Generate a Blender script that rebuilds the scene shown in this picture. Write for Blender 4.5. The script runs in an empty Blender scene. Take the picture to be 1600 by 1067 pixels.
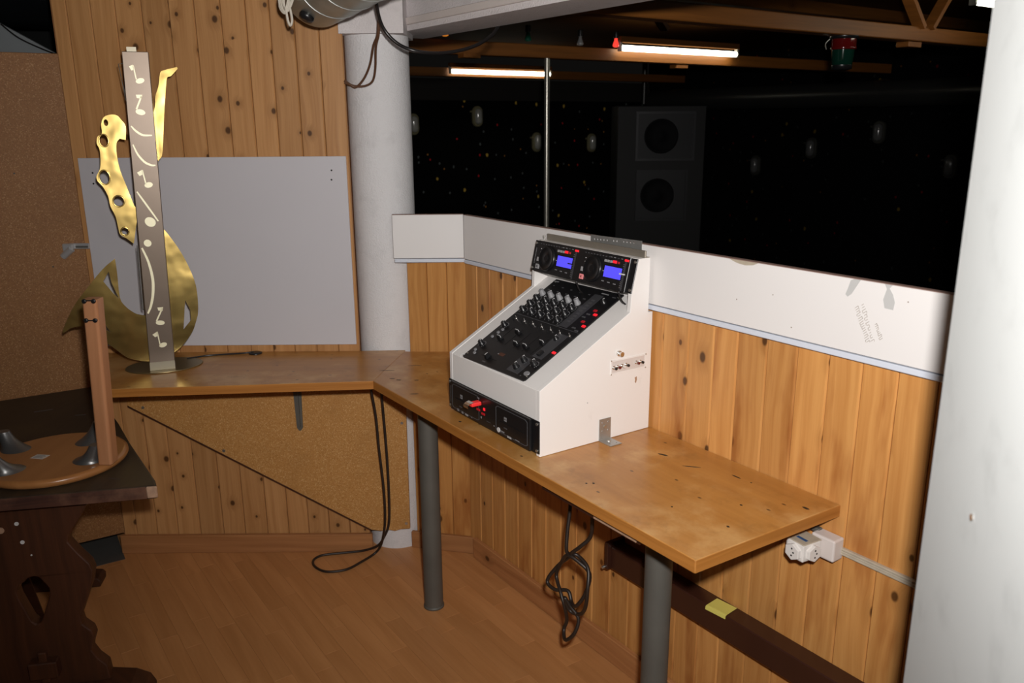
import bpy, bmesh, math, random
from math import sin, cos, pi, radians, sqrt, atan2
from mathutils import Vector, Matrix
from mathutils.geometry import tessellate_polygon

sc = bpy.context.scene
COL = sc.collection
random.seed(7)

# ------------------------------------------------------------------ camera
CAMZ = 1.7758
PITCH = 0.26022; ROLL = -0.00733
U = Vector((0, sin(PITCH), cos(PITCH))); FWD = Vector((0, cos(PITCH), -sin(PITCH))); XR = Vector((1, 0, 0))
right = XR*cos(ROLL) + U*sin(ROLL); up = -XR*sin(ROLL) + U*cos(ROLL)
cd = bpy.data.cameras.new('camera'); cam = bpy.data.objects.new('camera', cd); COL.objects.link(cam)
cd.sensor_width = 22.2; cd.lens = 22.2*1297/1600; cd.clip_start = 0.02; cd.clip_end = 60
cd.dof.use_dof = True; cd.dof.focus_distance = 2.6; cd.dof.aperture_fstop = 3.2
cam.matrix_world = Matrix(((right.x, up.x, -FWD.x, 0), (right.y, up.y, -FWD.y, 0), (right.z, up.z, -FWD.z, CAMZ), (0, 0, 0, 1)))
sc.camera = cam

# ------------------------------------------------------------------ world, flash, exposure
wd = bpy.data.worlds.new('world'); sc.world = wd; wd.use_nodes = True
wd.node_tree.nodes['Background'].inputs[0].default_value = (1.0, 0.93, 0.85, 1)
wd.node_tree.nodes['Background'].inputs[1].default_value = 0.004
fl = bpy.data.lights.new('camera_flash', 'SPOT'); flo = bpy.data.objects.new('camera_flash', fl); COL.objects.link(flo)
fl.energy = 240; fl.color = (1.0, 0.96, 0.925); fl.shadow_soft_size = 0.032
fl.spot_size = radians(122); fl.spot_blend = 1.0
flo.location = (0.06, 0.02, CAMZ + 0.13)
flo.rotation_euler = Vector((0.14, 1.0, -0.06)).to_track_quat('-Z', 'Y').to_euler()
sc.view_settings.view_transform = 'Standard'; sc.view_settings.look = 'None'
sc.view_settings.exposure = 0.0; sc.view_settings.gamma = 1.0; sc.view_settings.use_curve_mapping = False

# ------------------------------------------------------------------ frames
AL = 0.60893
AV = Vector((sin(AL), -cos(AL), 0)); EV = Vector((cos(AL), sin(AL), 0))
CORN = Vector((-0.1587, 3.15, 0))
WANG = atan2(AV.y, AV.x)
WF = Matrix.Translation(CORN) @ Matrix.Rotation(WANG, 4, 'Z')      # right-wall frame: x along wall to viewer, y into the hall
def wp(s, o, z): return WF @ Vector((s, o, z))
DESK = 0.886

# ------------------------------------------------------------------ materials
def newmat(name):
    m = bpy.data.materials.new(name); m.use_nodes = True
    return m, m.node_tree, m.node_tree.nodes['Principled BSDF']
def plain(name, col, rough=0.5, metal=0.0, spec=0.5, emit=None, es=0.0, var=0.0, vscale=20, bump=0.0, bscale=200, coat=0.0):
    m, nt, b = newmat(name)
    b.inputs['Base Color'].default_value = (*col, 1); b.inputs['Roughness'].default_value = rough
    b.inputs['Metallic'].default_value = metal; b.inputs['Specular IOR Level'].default_value = spec
    if coat: b.inputs['Coat Weight'].default_value = coat; b.inputs['Coat Roughness'].default_value = 0.15
    if emit: b.inputs['Emission Color'].default_value = (*emit, 1); b.inputs['Emission Strength'].default_value = es
    if var or bump:
        tc = nt.nodes.new('ShaderNodeTexCoord')
    if var:
        n = nt.nodes.new('ShaderNodeTexNoise'); n.inputs['Scale'].default_value = vscale; n.inputs['Detail'].default_value = 4
        nt.links.new(tc.outputs['Object'], n.inputs['Vector'])
        mx = nt.nodes.new('ShaderNodeMix'); mx.data_type = 'RGBA'
        mx.inputs[6].default_value = (*[c*(1-var) for c in col], 1); mx.inputs[7].default_value = (*[min(1, c*(1+var*.6)) for c in col], 1)
        nt.links.new(n.outputs['Fac'], mx.inputs[0]); nt.links.new(mx.outputs[2], b.inputs['Base Color'])
    if bump:
        n = nt.nodes.new('ShaderNodeTexNoise'); n.inputs['Scale'].default_value = bscale; n.inputs['Detail'].default_value = 3
        nt.links.new(tc.outputs['Object'], n.inputs['Vector'])
        bp = nt.nodes.new('ShaderNodeBump'); bp.inputs['Strength'].default_value = bump; bp.inputs['Distance'].default_value = 0.003
        nt.links.new(n.outputs['Fac'], bp.inputs['Height']); nt.links.new(bp.outputs['Normal'], b.inputs['Normal'])
    return m
class N:
    """tiny node-graph helper"""
    def __init__(s, nt): s.nt = nt
    def new(s, t, **k):
        n = s.nt.nodes.new(t)
        for a, v in k.items(): setattr(n, a, v)
        return n
    def lk(s, a, b): s.nt.links.new(a, b)
    def math(s, op, a, b=None, c=None):
        n = s.new('ShaderNodeMath', operation=op)
        for i, v in enumerate((a, b, c)):
            if v is None: continue
            if isinstance(v, (int, float)): n.inputs[i].default_value = v
            else: s.lk(v, n.inputs[i])
        return n.outputs[0]
    def comb(s, x, y, z):
        n = s.new('ShaderNodeCombineXYZ')
        for i, v in enumerate((x, y, z)):
            if isinstance(v, (int, float)): n.inputs[i].default_value = v
            else: s.lk(v, n.inputs[i])
        return n.outputs[0]
    def mix(s, f, a, b):
        n = s.new('ShaderNodeMix', data_type='RGBA')
        if isinstance(f, (int, float)): n.inputs[0].default_value = f
        else: s.lk(f, n.inputs[0])
        for i, v in ((6, a), (7, b)):
            if isinstance(v, tuple): n.inputs[i].default_value = (*v, 1)
            else: s.lk(v, n.inputs[i])
        return n.outputs[2]
    def noise(s, vec, scale=1, detail=3, rough=0.5):
        n = s.new('ShaderNodeTexNoise'); n.inputs['Scale'].default_value = scale; n.inputs['Detail'].default_value = detail; n.inputs['Roughness'].default_value = rough
        s.lk(vec, n.inputs['Vector']); return n.outputs['Fac']
    def smooth(s, v, a, b):
        n = s.new('ShaderNodeMapRange', interpolation_type='SMOOTHSTEP')
        s.lk(v, n.inputs[0]); n.inputs[1].default_value = a; n.inputs[2].default_value = b
        return n.outputs[0]

def wood(name, light, dark, axis='z', knots=0.0, knotcol=(.06, .022, .006), grain=45, stretch=1.3, rough=0.4, stain=0.0, staincol=(.1, .03, .01),
         spec=0.4, rnd=0.35, coat=0.0, kdens=(8.5, 6.0), scuff=0.0, scuffcol=(.5, .35, .18), marks=0.0):
    m, nt, b = newmat(name); g = N(nt)
    tc = g.new('ShaderNodeTexCoord'); oi = g.new('ShaderNodeObjectInfo')
    sp = g.new('ShaderNodeSeparateXYZ'); g.lk(tc.outputs['Object'], sp.inputs[0])
    x, y, z = sp.outputs
    rx = g.math('MULTIPLY', oi.outputs['Random'], 37.0); rz = g.math('MULTIPLY', oi.outputs['Random'], 91.0)
    if axis == 'z': ac, al_ = g.math('ADD', x, y), z
    elif axis == 'x': ac, al_ = g.math('ADD', y, z), x
    else: ac, al_ = g.math('ADD', x, z), y
    ac = g.math('ADD', ac, rx); al_ = g.math('ADD', al_, rz)
    # knots
    kv = g.comb(g.math('MULTIPLY', ac, kdens[0]), g.math('MULTIPLY', al_, kdens[1]), 0)
    vo = g.new('ShaderNodeTexVoronoi', voronoi_dimensions='2D'); vo.inputs['Scale'].default_value = 1.0; g.lk(kv, vo.inputs['Vector'])
    sc_ = g.new('ShaderNodeSeparateColor'); g.lk(vo.outputs['Color'], sc_.inputs[0])
    pick = g.math('GREATER_THAN', sc_.outputs[0], 1.0-knots if knots else 2.0)
    size = g.math('MULTIPLY_ADD', sc_.outputs[1], .07, .045)
    rel = g.math('DIVIDE', vo.outputs['Distance'], size)
    kmask = g.math('MULTIPLY', pick, g.math('SUBTRACT', 1.0, g.smooth(rel, .55, 1.15)))
    khalo = g.math('MULTIPLY', pick, g.math('SUBTRACT', 1.0, g.smooth(rel, .9, 3.6)))
    # grain, bent round the knots
    wob = g.noise(g.comb(g.math('MULTIPLY', ac, 2.0), g.math('MULTIPLY', al_, 2.0), 3.0), 1.0, 2)
    acw = g.math('ADD', ac, g.math('ADD', g.math('MULTIPLY', khalo, .012), g.math('MULTIPLY', wob, .05)))
    g1 = g.noise(g.comb(g.math('MULTIPLY', acw, grain), g.math('MULTIPLY', al_, stretch), 0.0), 1.0, 4, .55)
    g2 = g.noise(g.comb(g.math('MULTIPLY', acw, grain*6), g.math('MULTIPLY', al_, stretch*4), 7.0), 1.0, 2)
    gg = g.smooth(g.math('ADD', g.math('MULTIPLY', g1, .8), g.math('MULTIPLY', g2, .2)), .25, .78)
    col = g.mix(gg, light, dark)
    col = g.mix(g.math('MULTIPLY', khalo, .45), col, tuple(c*.75 for c in dark))
    col = g.mix(g.math('MULTIPLY', kmask, .9), col, knotcol)
    if stain:
        sn = g.noise(g.comb(g.math('MULTIPLY', ac, 9), g.math('MULTIPLY', al_, 1.6), 1.0), 1.0, 4, .6)
        col = g.mix(g.math('MULTIPLY', g.smooth(sn, .52, .72), stain), col, staincol)
    if scuff:
        sn = g.noise(tc.outputs['Object'], 5.0, 6, .62)
        col = g.mix(g.math('MULTIPLY', g.smooth(sn, .47, .68), scuff), col, scuffcol)
        sn2 = g.noise(tc.outputs['Object'], 11.0, 5, .7)
        col = g.mix(g.math('MULTIPLY', g.smooth(sn2, .5, .75), scuff*.6), col, tuple(c*.55 for c in dark))
    if marks:
        mv = g.new('ShaderNodeTexVoronoi', voronoi_dimensions='2D'); mv.inputs['Scale'].default_value = 1.0
        g.lk(g.comb(g.math('MULTIPLY', ac, 16), g.math('MULTIPLY', al_, 9), 0), mv.inputs['Vector'])
        s2 = g.new('ShaderNodeSeparateColor'); g.lk(mv.outputs['Color'], s2.inputs[0])
        mk = g.math('MULTIPLY', g.math('GREATER_THAN', s2.outputs[2], 1-marks), g.math('SUBTRACT', 1.0, g.smooth(mv.outputs['Distance'], .03, .07)))
        col = g.mix(g.math('MULTIPLY', mk, .85), col, (.05, .02, .008))
    # board to board tone
    hv = g.new('ShaderNodeHueSaturation'); g.lk(col, hv.inputs['Color'])
    g.lk(g.math('MULTIPLY_ADD', oi.outputs['Random'], rnd, 1.0-rnd*.55), hv.inputs['Value'])
    g.lk(hv.outputs['Color'], b.inputs['Base Color'])
    b.inputs['Roughness'].default_value = rough; b.inputs['Specular IOR Level'].default_value = spec
    if coat: b.inputs['Coat Weight'].default_value = coat; b.inputs['Coat Roughness'].default_value = .12
    bp = g.new('ShaderNodeBump'); bp.inputs['Strength'].default_value = .12; bp.inputs['Distance'].default_value = .002
    g.lk(gg, bp.inputs['Height']); g.lk(bp.outputs['Normal'], b.inputs['Normal'])
    return m

def chip(name, base, lo, hi, scale=330):
    m, nt, b = newmat(name); g = N(nt)
    tc = g.new('ShaderNodeTexCoord')
    v = g.new('ShaderNodeTexVoronoi'); v.inputs['Scale'].default_value = scale; g.lk(tc.outputs['Object'], v.inputs['Vector'])
    s = g.new('ShaderNodeSeparateColor'); g.lk(v.outputs['Color'], s.inputs[0])
    col = g.mix(g.smooth(s.outputs[0], .0, .5), lo, base)
    col = g.mix(g.smooth(s.outputs[1], .82, 1.0), col, hi)
    n = g.noise(tc.outputs['Object'], 6, 4, .6)
    col = g.mix(g.math('MULTIPLY', g.smooth(n, .45, .75), .35), col, tuple(c*.7 for c in base))
    g.lk(col, b.inputs['Base Color']); b.inputs['Roughness'].default_value = .6; b.inputs['Specular IOR Level'].default_value = .3
    return m

def scuffed_white(name, col=(.74, .72, .70), rough=.45, dirt=.3, scale=9):
    m, nt, b = newmat(name); g = N(nt); tc = g.new('ShaderNodeTexCoord')
    n = g.noise(tc.outputs['Object'], scale, 7, .65); n2 = g.noise(tc.outputs['Object'], 60, 3, .6)
    f = g.math('MULTIPLY', g.smooth(n, .60, .78), g.smooth(n2, .45, .6))
    c = g.mix(g.math('MULTIPLY', f, dirt), col, (.33, .28, .22))
    g.lk(c, b.inputs['Base Color']); b.inputs['Roughness'].default_value = rough; b.inputs['Specular IOR Level'].default_value = .4
    return m

def plaster(name, col=(.72, .71, .72), bump=.9, scale=170, dist=.004):
    m, nt, b = newmat(name); g = N(nt); tc = g.new('ShaderNodeTexCoord')
    n = g.noise(tc.outputs['Object'], scale, 4, .6); n2 = g.noise(tc.outputs['Object'], 11, 4, .6)
    c = g.mix(g.smooth(n2, .5, .8), col, tuple(v*.88 for v in col))
    g.lk(c, b.inputs['Base Color']); b.inputs['Roughness'].default_value = .8; b.inputs['Specular IOR Level'].default_value = .2
    bp = g.new('ShaderNodeBump'); bp.inputs['Strength'].default_value = bump; bp.inputs['Distance'].default_value = dist
    g.lk(n, bp.inputs['Height']); g.lk(bp.outputs['Normal'], b.inputs['Normal'])
    return m

def fabric(name, k0=1.0, dens=0.0):
    """black hall wall cloth with a printed pattern of small red, yellow and grey flecks"""
    m, nt, b = newmat(name); g = N(nt); tc = g.new('ShaderNodeTexCoord')
    sp = g.new('ShaderNodeSeparateXYZ'); g.lk(tc.outputs['Object'], sp.inputs[0])
    col = (.0022, .0022, .0026)
    prev = None
    for k, (scl, thr, rad, c) in enumerate(((2.9, .60, .075, (.55, .02, .03)), (2.4, .62, .085, (.55, .36, .06)), (4.2, .55, .10, (.09, .10, .10)), (3.3, .66, .07, (.42, .18, .04)))):
        v = g.new('ShaderNodeTexVoronoi', voronoi_dimensions='2D'); v.inputs['Scale'].default_value = 1
        g.lk(g.comb(g.math('MULTIPLY_ADD', sp.outputs[0], scl*1.25, 13.7*k), g.math('MULTIPLY_ADD', sp.outputs[2], scl, 5.1*k), 0), v.inputs['Vector'])
        s = g.new('ShaderNodeSeparateColor'); g.lk(v.outputs['Color'], s.inputs[0])
        wob = g.noise(tc.outputs['Object'], 30, 2)
        d = g.math('ADD', v.outputs['Distance'], g.math('MULTIPLY', wob, .06))
        msk = g.math('MULTIPLY', g.math('GREATER_THAN', s.outputs[0], thr+dens), g.math('SUBTRACT', 1.0, g.smooth(d, rad*.7, rad)))
        prev = g.mix(msk, prev if prev is not None else col, tuple(v*k0 for v in c))
    g.lk(prev, b.inputs['Base Color']); b.inputs['Roughness'].default_value = .9; b.inputs['Specular IOR Level'].default_value = .1
    return m

def metal_spiral(name): return plain(name, (.42, .44, .40), .42, .85, var=.45, vscale=9)

M = {}
M['pine_back'] = wood('pine_back', (.56, .295, .118), (.39, .18, .06), 'z', .62, rough=.42, rnd=.22, kdens=(9.5, 7.5))
M['pine_right'] = wood('pine_right', (.62, .31, .098), (.45, .19, .05), 'z', .5, rough=.38, rnd=.2, stain=.7, staincol=(.28, .08, .016), kdens=(8.5, 5.5))
M['pine_rail'] = wood('pine_rail', (.46, .21, .08), (.32, .13, .045), 'x', .2, rough=.5)
M['desk'] = wood('desk', (.50, .23, .056), (.38, .158, .034), 'x', 0, grain=16, stretch=.9, rough=.3, spec=.5, rnd=.05, scuff=.7, scuffcol=(.64, .38, .15), marks=.16)
M['desk_edge'] = wood('desk_edge', (.46, .19, .042), (.30, .11, .02), 'x', 0, grain=60, rough=.4, rnd=.05)
M['floor'] = wood('floor', (.60, .285, .108), (.47, .205, .068), 'x', 0, grain=22, stretch=1.6, rough=.36, spec=.45, rnd=.14)
M['chip_left'] = chip('chip_left', (.27, .125, .043), (.21, .09, .03), (.40, .22, .10), 330)
M['chip_panel'] = chip('chip_panel', (.50, .25, .075), (.40, .185, .048), (.64, .40, .17), 330)
M['white_paint'] = scuffed_white('white_paint', (.78, .755, .735), .5, .12)
M['ledge_white'] = scuffed_white('ledge_white', (.72, .70, .69), .5, .35, 5)
M['whiteboard'] = plain('whiteboard', (.565, .55, .58), .33, spec=.35, var=.03, vscale=4)
M['plaster'] = plaster('plaster')
M['plaster_smooth'] = plaster('plaster_smooth', (.64, .67, .67), .12, 150, .0012)
M['plaster_dirty'] = plaster('plaster_dirty', (.66, .62, .62), .8, 140)
M['pipe'] = plain('pipe', (.13, .125, .11), .55, .3, var=.35, vscale=7)
M['galv'] = plain('galv', (.50, .51, .50), .42, .8, var=.2, vscale=40)
M['alu'] = plain('alu', (.40, .36, .30), .4, .7, var=.2, vscale=10)
M['strip_grey'] = plain('strip_grey', (.60, .64, .72), .4)
M['black_panel'] = plain('black_panel', (.008, .008, .009), .38, spec=.4)
M['black_plastic'] = plain('black_plastic', (.010, .010, .011), .32, spec=.5)
M['black_matte'] = plain('black_matte', (.006, .006, .007), .6, spec=.3)
M['grey_panel'] = plain('grey_panel', (.045, .045, .05), .4)
M['knob_grey'] = plain('knob_grey', (.26, .26, .27), .5)
M['mark_white'] = plain('mark_white', (.62, .62, .62), .5)
M['mark_grey'] = plain('mark_grey', (.22, .22, .23), .5)
M['mark_dim'] = plain('mark_dim', (.07, .07, .075), .5)
M['screw'] = plain('screw', (.55, .54, .5), .35, .9)
M['lcd'] = plain('lcd', (.02, .02, .2), .3, emit=(.105, .085, 1.0), es=.95)
M['led_red'] = plain('led_red', (.5, .01, .02), .4, emit=(1.0, .02, .03), es=.75)
M['led_dim'] = plain('led_dim', (.3, .01, .015), .4, emit=(1.0, .02, .03), es=.12)
M['btn_pink'] = plain('btn_pink', (.75, .26, .27), .4, emit=(1.0, .25, .25), es=.12)
M['btn_grey'] = plain('btn_grey', (.33, .33, .34), .45)
M['usb_red'] = plain('usb_red', (.75, .03, .03), .35, emit=(1, .05, .04), es=.15)
M['chrome'] = plain('chrome', (.72, .70, .67), .22, 1.0)
M['wheel'] = plain('wheel', (.012, .012, .013), .28, .3)
M['brass'] = plain('brass', (.76, .54, .18), .20, 1.0, var=.55, vscale=7, bump=1.0, bscale=4)
for n_ in M['brass'].node_tree.nodes:
    if n_.type == 'BUMP': n_.inputs['Distance'].default_value = .006
M['brass_glare'] = plain('brass_glare', (1.0, .95, .68), .45, .25)  # flash glare on the inlays put into a near-white colour
M['bronze'] = plain('bronze', (.20, .155, .12), .40, .55, var=.12, vscale=18)
M['base_plate'] = plain('base_plate', (.26, .2, .1), .35, .75)
M['dark_table'] = wood('dark_table', (.050, .033, .019), (.026, .017, .011), 'y', 0, grain=26, rough=.5, rnd=.1, scuff=.35, scuffcol=(.075, .05, .02))
M['dark_leg'] = wood('dark_leg', (.080, .027, .011), (.032, .011, .005), 'z', 0, grain=36, stretch=1.6, rough=.5, rnd=.1)
M['worn_edge'] = wood('worn_edge', (.10, .038, .022), (.03, .012, .009), 'x', 0, grain=30, rough=.55, rnd=.1, scuff=.6, scuffcol=(.20, .10, .06))
M['worn_tip'] = plain('worn_tip', (.42, .26, .17), .6, var=.5, vscale=60)
M['beech'] = wood('beech', (.42, .19, .065), (.33, .135, .042), 'y', 0, grain=18, rough=.28, rnd=.05, spec=.5)
M['beech_post'] = wood('beech_post', (.48, .225, .11), (.39, .17, .075), 'z', 0, grain=30, rough=.4, rnd=.05)
M['flare'] = plain('flare', (.20, .20, .20), .35, .75)
M['cable_dark'] = plain('cable_dark', (.022, .014, .010), .45)
M['cable_black'] = plain('cable_black', (.014, .012, .012), .3)
M['cable_brown'] = plain('cable_brown', (.10, .045, .022), .5)
M['cable_white'] = plain('cable_white', (.55, .50, .42), .5)
M['brown_paint'] = plain('brown_paint', (.042, .014, .008), .35, var=.2, vscale=12)
M['note_yellow'] = plain('note_yellow', (.62, .55, .12), .7)
M['plastic_white'] = plain('plastic_white', (.68, .65, .62), .4)
M['plastic_old'] = scuffed_white('plastic_old', (.62, .56, .53), .5, .35, 30)
M['trunking'] = plain('trunking', (.46, .40, .31), .5, var=.3, vscale=40)
M['tape_blue'] = plain('tape_blue', (.03, .08, .2), .5)
M['paper_white'] = plain('paper_white', (.6, .55, .5), .7)
M['hall_fabric'] = fabric('hall_fabric', 1.3)
M['hall_fabric_shaded'] = fabric('hall_fabric_shaded', .22, .06)  # shaded copy of hall_fabric: flecks darkened for weaker light, and fewer
M['hall_band'] = plain('hall_band', (.026, .024, .022), .85, spec=.1)
M['hall_ceiling'] = wood('hall_ceiling', (.075, .030, .009), (.045, .017, .005), 'x', 0, rough=.95, spec=.02)
M['hall_floor'] = plain('hall_floor', (.012, .011, .010), .5)
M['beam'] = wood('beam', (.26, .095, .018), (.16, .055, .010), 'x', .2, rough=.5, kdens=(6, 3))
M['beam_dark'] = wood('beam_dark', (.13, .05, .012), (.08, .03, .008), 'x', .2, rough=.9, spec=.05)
M['tube'] = plain('tube', (.9, .9, .85), .4, emit=(1.0, .96, .78), es=9.0)
M['tube_cap'] = plain('tube_cap', (.35, .33, .28), .4)
M['spiral'] = metal_spiral('spiral')
M['hall_duct'] = plain('hall_duct', (.050, .050, .048), .33, .6)
M['speaker_box'] = plain('speaker_box', (.0042, .0042, .0042), .6)
M['speaker_frame'] = plain('speaker_frame', (.032, .032, .036), .35)
M['speaker_cone'] = plain('speaker_cone', (.003, .003, .004), .7, spec=.2)
M['speaker_baffle'] = plain('speaker_baffle', (.007, .0075, .010), .5)
M['bulk_base'] = plain('bulk_base', (.22, .20, .11), .5)
M['bulk_glass'] = plain('bulk_glass', (.42, .42, .38), .12, spec=.8, coat=.6)
M['steel_pole'] = plain('steel_pole', (.5, .48, .42), .3, .8)
M['glass_red'] = plain('glass_red', (.11, .005, .005), .15, spec=.7)
M['glass_green'] = plain('glass_green', (.004, .028, .018), .08, spec=.8)
M['lamp_orange'] = plain('lamp_orange', (.6, .16, .02), .2, emit=(1.0, .3, .03), es=.5)
M['lamp_red'] = plain('lamp_red', (.7, .03, .02), .2, emit=(1.0, .06, .04), es=1.0)
M['lamp_green'] = plain('lamp_green', (.01, .10, .06), .15)
M['lamp_clear'] = plain('lamp_clear', (.5, .5, .5), .1, .6)
M['dark_void'] = plain('dark_void', (.006, .007, .007), .5)
M['grey_sheet'] = plain('grey_sheet', (.24, .26, .27), .6)
M['dark_gloss'] = plain('dark_gloss', (.006, .007, .008), .2)
M['stain_ink'] = plain('stain_ink', (.26, .21, .17), .7)
M['floor_shade_grey'] = plain('floor_shade_grey', (.085, .078, .07), .8, var=.3, vscale=8)  # colour of the table shadow painted on the floor
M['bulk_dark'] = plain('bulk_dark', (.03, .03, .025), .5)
M['latch_metal'] = plain('latch_metal', (.55, .55, .56), .3, .45)
M['bulk_glass_shaded'] = plain('bulk_glass_shaded', (.10, .10, .10), .12, spec=.6)  # shaded copy of bulk_glass, weaker light put into its colour
M['tape_grey'] = plain('tape_grey', (.47, .47, .465), .6)
M['ledge_edge'] = plain('ledge_edge', (.26, .16, .13), .7)
M['rear_wall'] = plain('rear_wall', (.30, .19, .10), .7)
M['booth_ceiling'] = plain('booth_ceiling', (.10, .07, .045), .8)
M['silver_tag'] = plain('silver_tag', (.30, .27, .20), .4, .5)

# ------------------------------------------------------------------ mesh helpers
class MB:
    def __init__(s): s.bm = bmesh.new()
    def face(s, pts):
        return s.bm.faces.new([s.bm.verts.new(p) for p in pts])
    def box(s, x0, x1, y0, y1, z0, z1, bev=0.0, seg=1, mat=None):
        bm = s.bm
        v = [bm.verts.new(p) for p in ((x0,y0,z0),(x1,y0,z0),(x1,y1,z0),(x0,y1,z0),(x0,y0,z1),(x1,y0,z1),(x1,y1,z1),(x0,y1,z1))]
        fs = [bm.faces.new([v[i] for i in f]) for f in ((3,2,1,0),(4,5,6,7),(0,1,5,4),(1,2,6,5),(2,3,7,6),(3,0,4,7))]
        if bev:
            es = list({e for f in fs for e in f.edges})
            r = bmesh.ops.bevel(bm, geom=es, offset=bev, segments=seg, affect='EDGES', profile=.5)
            if mat is not None:
                vs = {w for f in r['faces'] for w in f.verts} | {w for f in fs if f.is_valid for w in f.verts}
                for w in vs: w.co = mat @ w.co
        elif mat is not None:
            for w in v: w.co = mat @ w.co
        return s
    def cyl(s, p0, p1, r0, r1=None, n=20, cap=True):
        r1 = r0 if r1 is None else r1
        p0 = Vector(p0); p1 = Vector(p1); d = (p1-p0).normalized()
        t = Vector((0,0,1)) if abs(d.z) < .9 else Vector((1,0,0))
        u = d.cross(t).normalized(); w = d.cross(u)
        a = [s.bm.verts.new(p0 + (u*cos(2*pi*i/n) + w*sin(2*pi*i/n))*r0) for i in range(n)]
        b = [s.bm.verts.new(p1 + (u*cos(2*pi*i/n) + w*sin(2*pi*i/n))*r1) for i in range(n)]
        for i in range(n):
            f = s.bm.faces.new((a[i], a[(i+1)%n], b[(i+1)%n], b[i])); f.smooth = True
        if cap:
            for f in (s.bm.faces.new(a[::-1]), s.bm.faces.new(b)):
                for e in f.edges: e.smooth = False
        return s
    def lathe(s, prof, n=24, c=(0,0,0), axis=None):
        c = Vector(c); rings = []
        for r, z in prof:
            rings.append([s.bm.verts.new(c + Vector((r*cos(2*pi*i/n), r*sin(2*pi*i/n), z))) for i in range(n)])
        for a, b in zip(rings, rings[1:]):
            for i in range(n):
                f = s.bm.faces.new((a[i], a[(i+1)%n], b[(i+1)%n], b[i])); f.smooth = True
        for f in (s.bm.faces.new(rings[0][::-1]), s.bm.faces.new(rings[-1])):
            for e in f.edges: e.smooth = False
        return s
    def sweep(s, rings, closed=False):
        vs = [[s.bm.verts.new(p) for p in r] for r in rings]; n = len(vs[0])
        for a, b in zip(vs, vs[1:]):
            for i in range(n):
                f = s.bm.faces.new((a[i], a[(i+1)%n], b[(i+1)%n], b[i])); f.smooth = True
        if not closed:
            for f in (s.bm.faces.new(vs[0][::-1]), s.bm.faces.new(vs[-1])):
                for e in f.edges: e.smooth = False
        return s
    def tube(s, pts, r, n=10, sub=6, smooth=True):
        P = catmull([Vector(p) for p in pts], sub) if smooth and len(pts) > 2 else [Vector(p) for p in pts]
        rings = []; u = None
        for i, p in enumerate(P):
            d = (P[min(i+1, len(P)-1)] - P[max(i-1, 0)]).normalized()
            if u is None:
                t = Vector((0,0,1)) if abs(d.z) < .9 else Vector((1,0,0)); u = d.cross(t).normalized()
            else: u = (u - d*u.dot(d)).normalized()
            w = d.cross(u)
            rings.append([p + (u*cos(2*pi*k/n) + w*sin(2*pi*k/n))*r for k in range(n)])
        return s.sweep(rings)
    def plate(s, outer, holes=(), y0=0.0, y1=.003, fn=None):
        """outline in (x,z), with holes, extruded along y"""
        fn = fn or (lambda x, y, z: (x, y, z))
        loops = [list(outer)] + [list(h) for h in holes]
        tri = tessellate_polygon([[Vector((x, z, 0)) for x, z in l] for l in loops])
        flat = [p for l in loops for p in l]
        A = [s.bm.verts.new(fn(x, y0, z)) for x, z in flat]; B = [s.bm.verts.new(fn(x, y1, z)) for x, z in flat]
        for t in tri:
            if len(set(t)) < 3: continue
            try: s.bm.faces.new([A[i] for i in t]); s.bm.faces.new([B[i] for i in t[::-1]])
            except ValueError: pass
        o = 0
        for l in loops:
            n = len(l)
            for i in range(n):
                j = (i+1) % n
                s.bm.faces.new((A[o+i], A[o+j], B[o+j], B[o+i]))
            o += n
        return s
    def xf(s, m):
        bmesh.ops.transform(s.bm, matrix=m, verts=s.bm.verts[:]); return s
    def mesh(s, name):
        bmesh.ops.recalc_face_normals(s.bm, faces=s.bm.faces[:])
        me = bpy.data.meshes.new(name); s.bm.to_mesh(me); s.bm.free(); return me
    def build(s, name, mat, parent=None, mw=None, loc=None):
        me = s.mesh(name); me.materials.append(M[mat])
        return link(name, me, parent, mw, loc)
def link(name, me, parent=None, mw=None, loc=None):
    o = bpy.data.objects.new(name, me); COL.objects.link(o)
    if parent is not None: o.parent = parent
    if mw is not None: o.matrix_basis = mw
    elif loc is not None: o.location = loc
    return o
def catmull(P, sub):
    out = []
    for i in range(len(P)-1):
        p0, p1, p2, p3 = P[max(i-1,0)], P[i], P[i+1], P[min(i+2, len(P)-1)]
        for k in range(sub):
            t = k/sub
            out.append(.5*((2*p1) + (p2-p0)*t + (2*p0-5*p1+4*p2-p3)*t*t + (3*p1-p0-3*p2+p3)*t**3))
    out.append(P[-1]); return out
def tag(o, label, cat, group=None):
    o['label'] = label; o['category'] = cat
    if group: o['group'] = group
    return o
def struct(o, label=None):
    o['kind'] = 'structure'
    if label: o['label'] = label
    return o
def thing(name, label, cat, loc=(0,0,0), rotz=0, group=None, mw=None):
    o = bpy.data.objects.new(name, None); COL.objects.link(o); o.empty_display_size = .05
    if mw is not None: o.matrix_basis = mw
    else: o.location = loc; o.rotation_euler = (0, 0, rotz)
    return tag(o, label, cat, group)
def plank_mesh(w, h, t=.014, ch=.004):
    """tongue-and-groove board: x 0..w, front face at y=0, chamfered long edges, z 0..h"""
    b = MB()
    pr = [(0.0006, t), (0.0006, ch*1.1), (ch, 0), (w-ch, 0), (w-.0006, ch*1.1), (w-.0006, t)]
    lo = [b.bm.verts.new((x, y, 0)) for x, y in pr]; hi = [b.bm.verts.new((x, y, h)) for x, y in pr]
    for i in range(6):
        j = (i+1) % 6; b.bm.faces.new((lo[i], lo[j], hi[j], hi[i]))
    b.bm.faces.new(lo[::-1]); b.bm.faces.new(hi)
    return b.mesh('plank')

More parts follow.
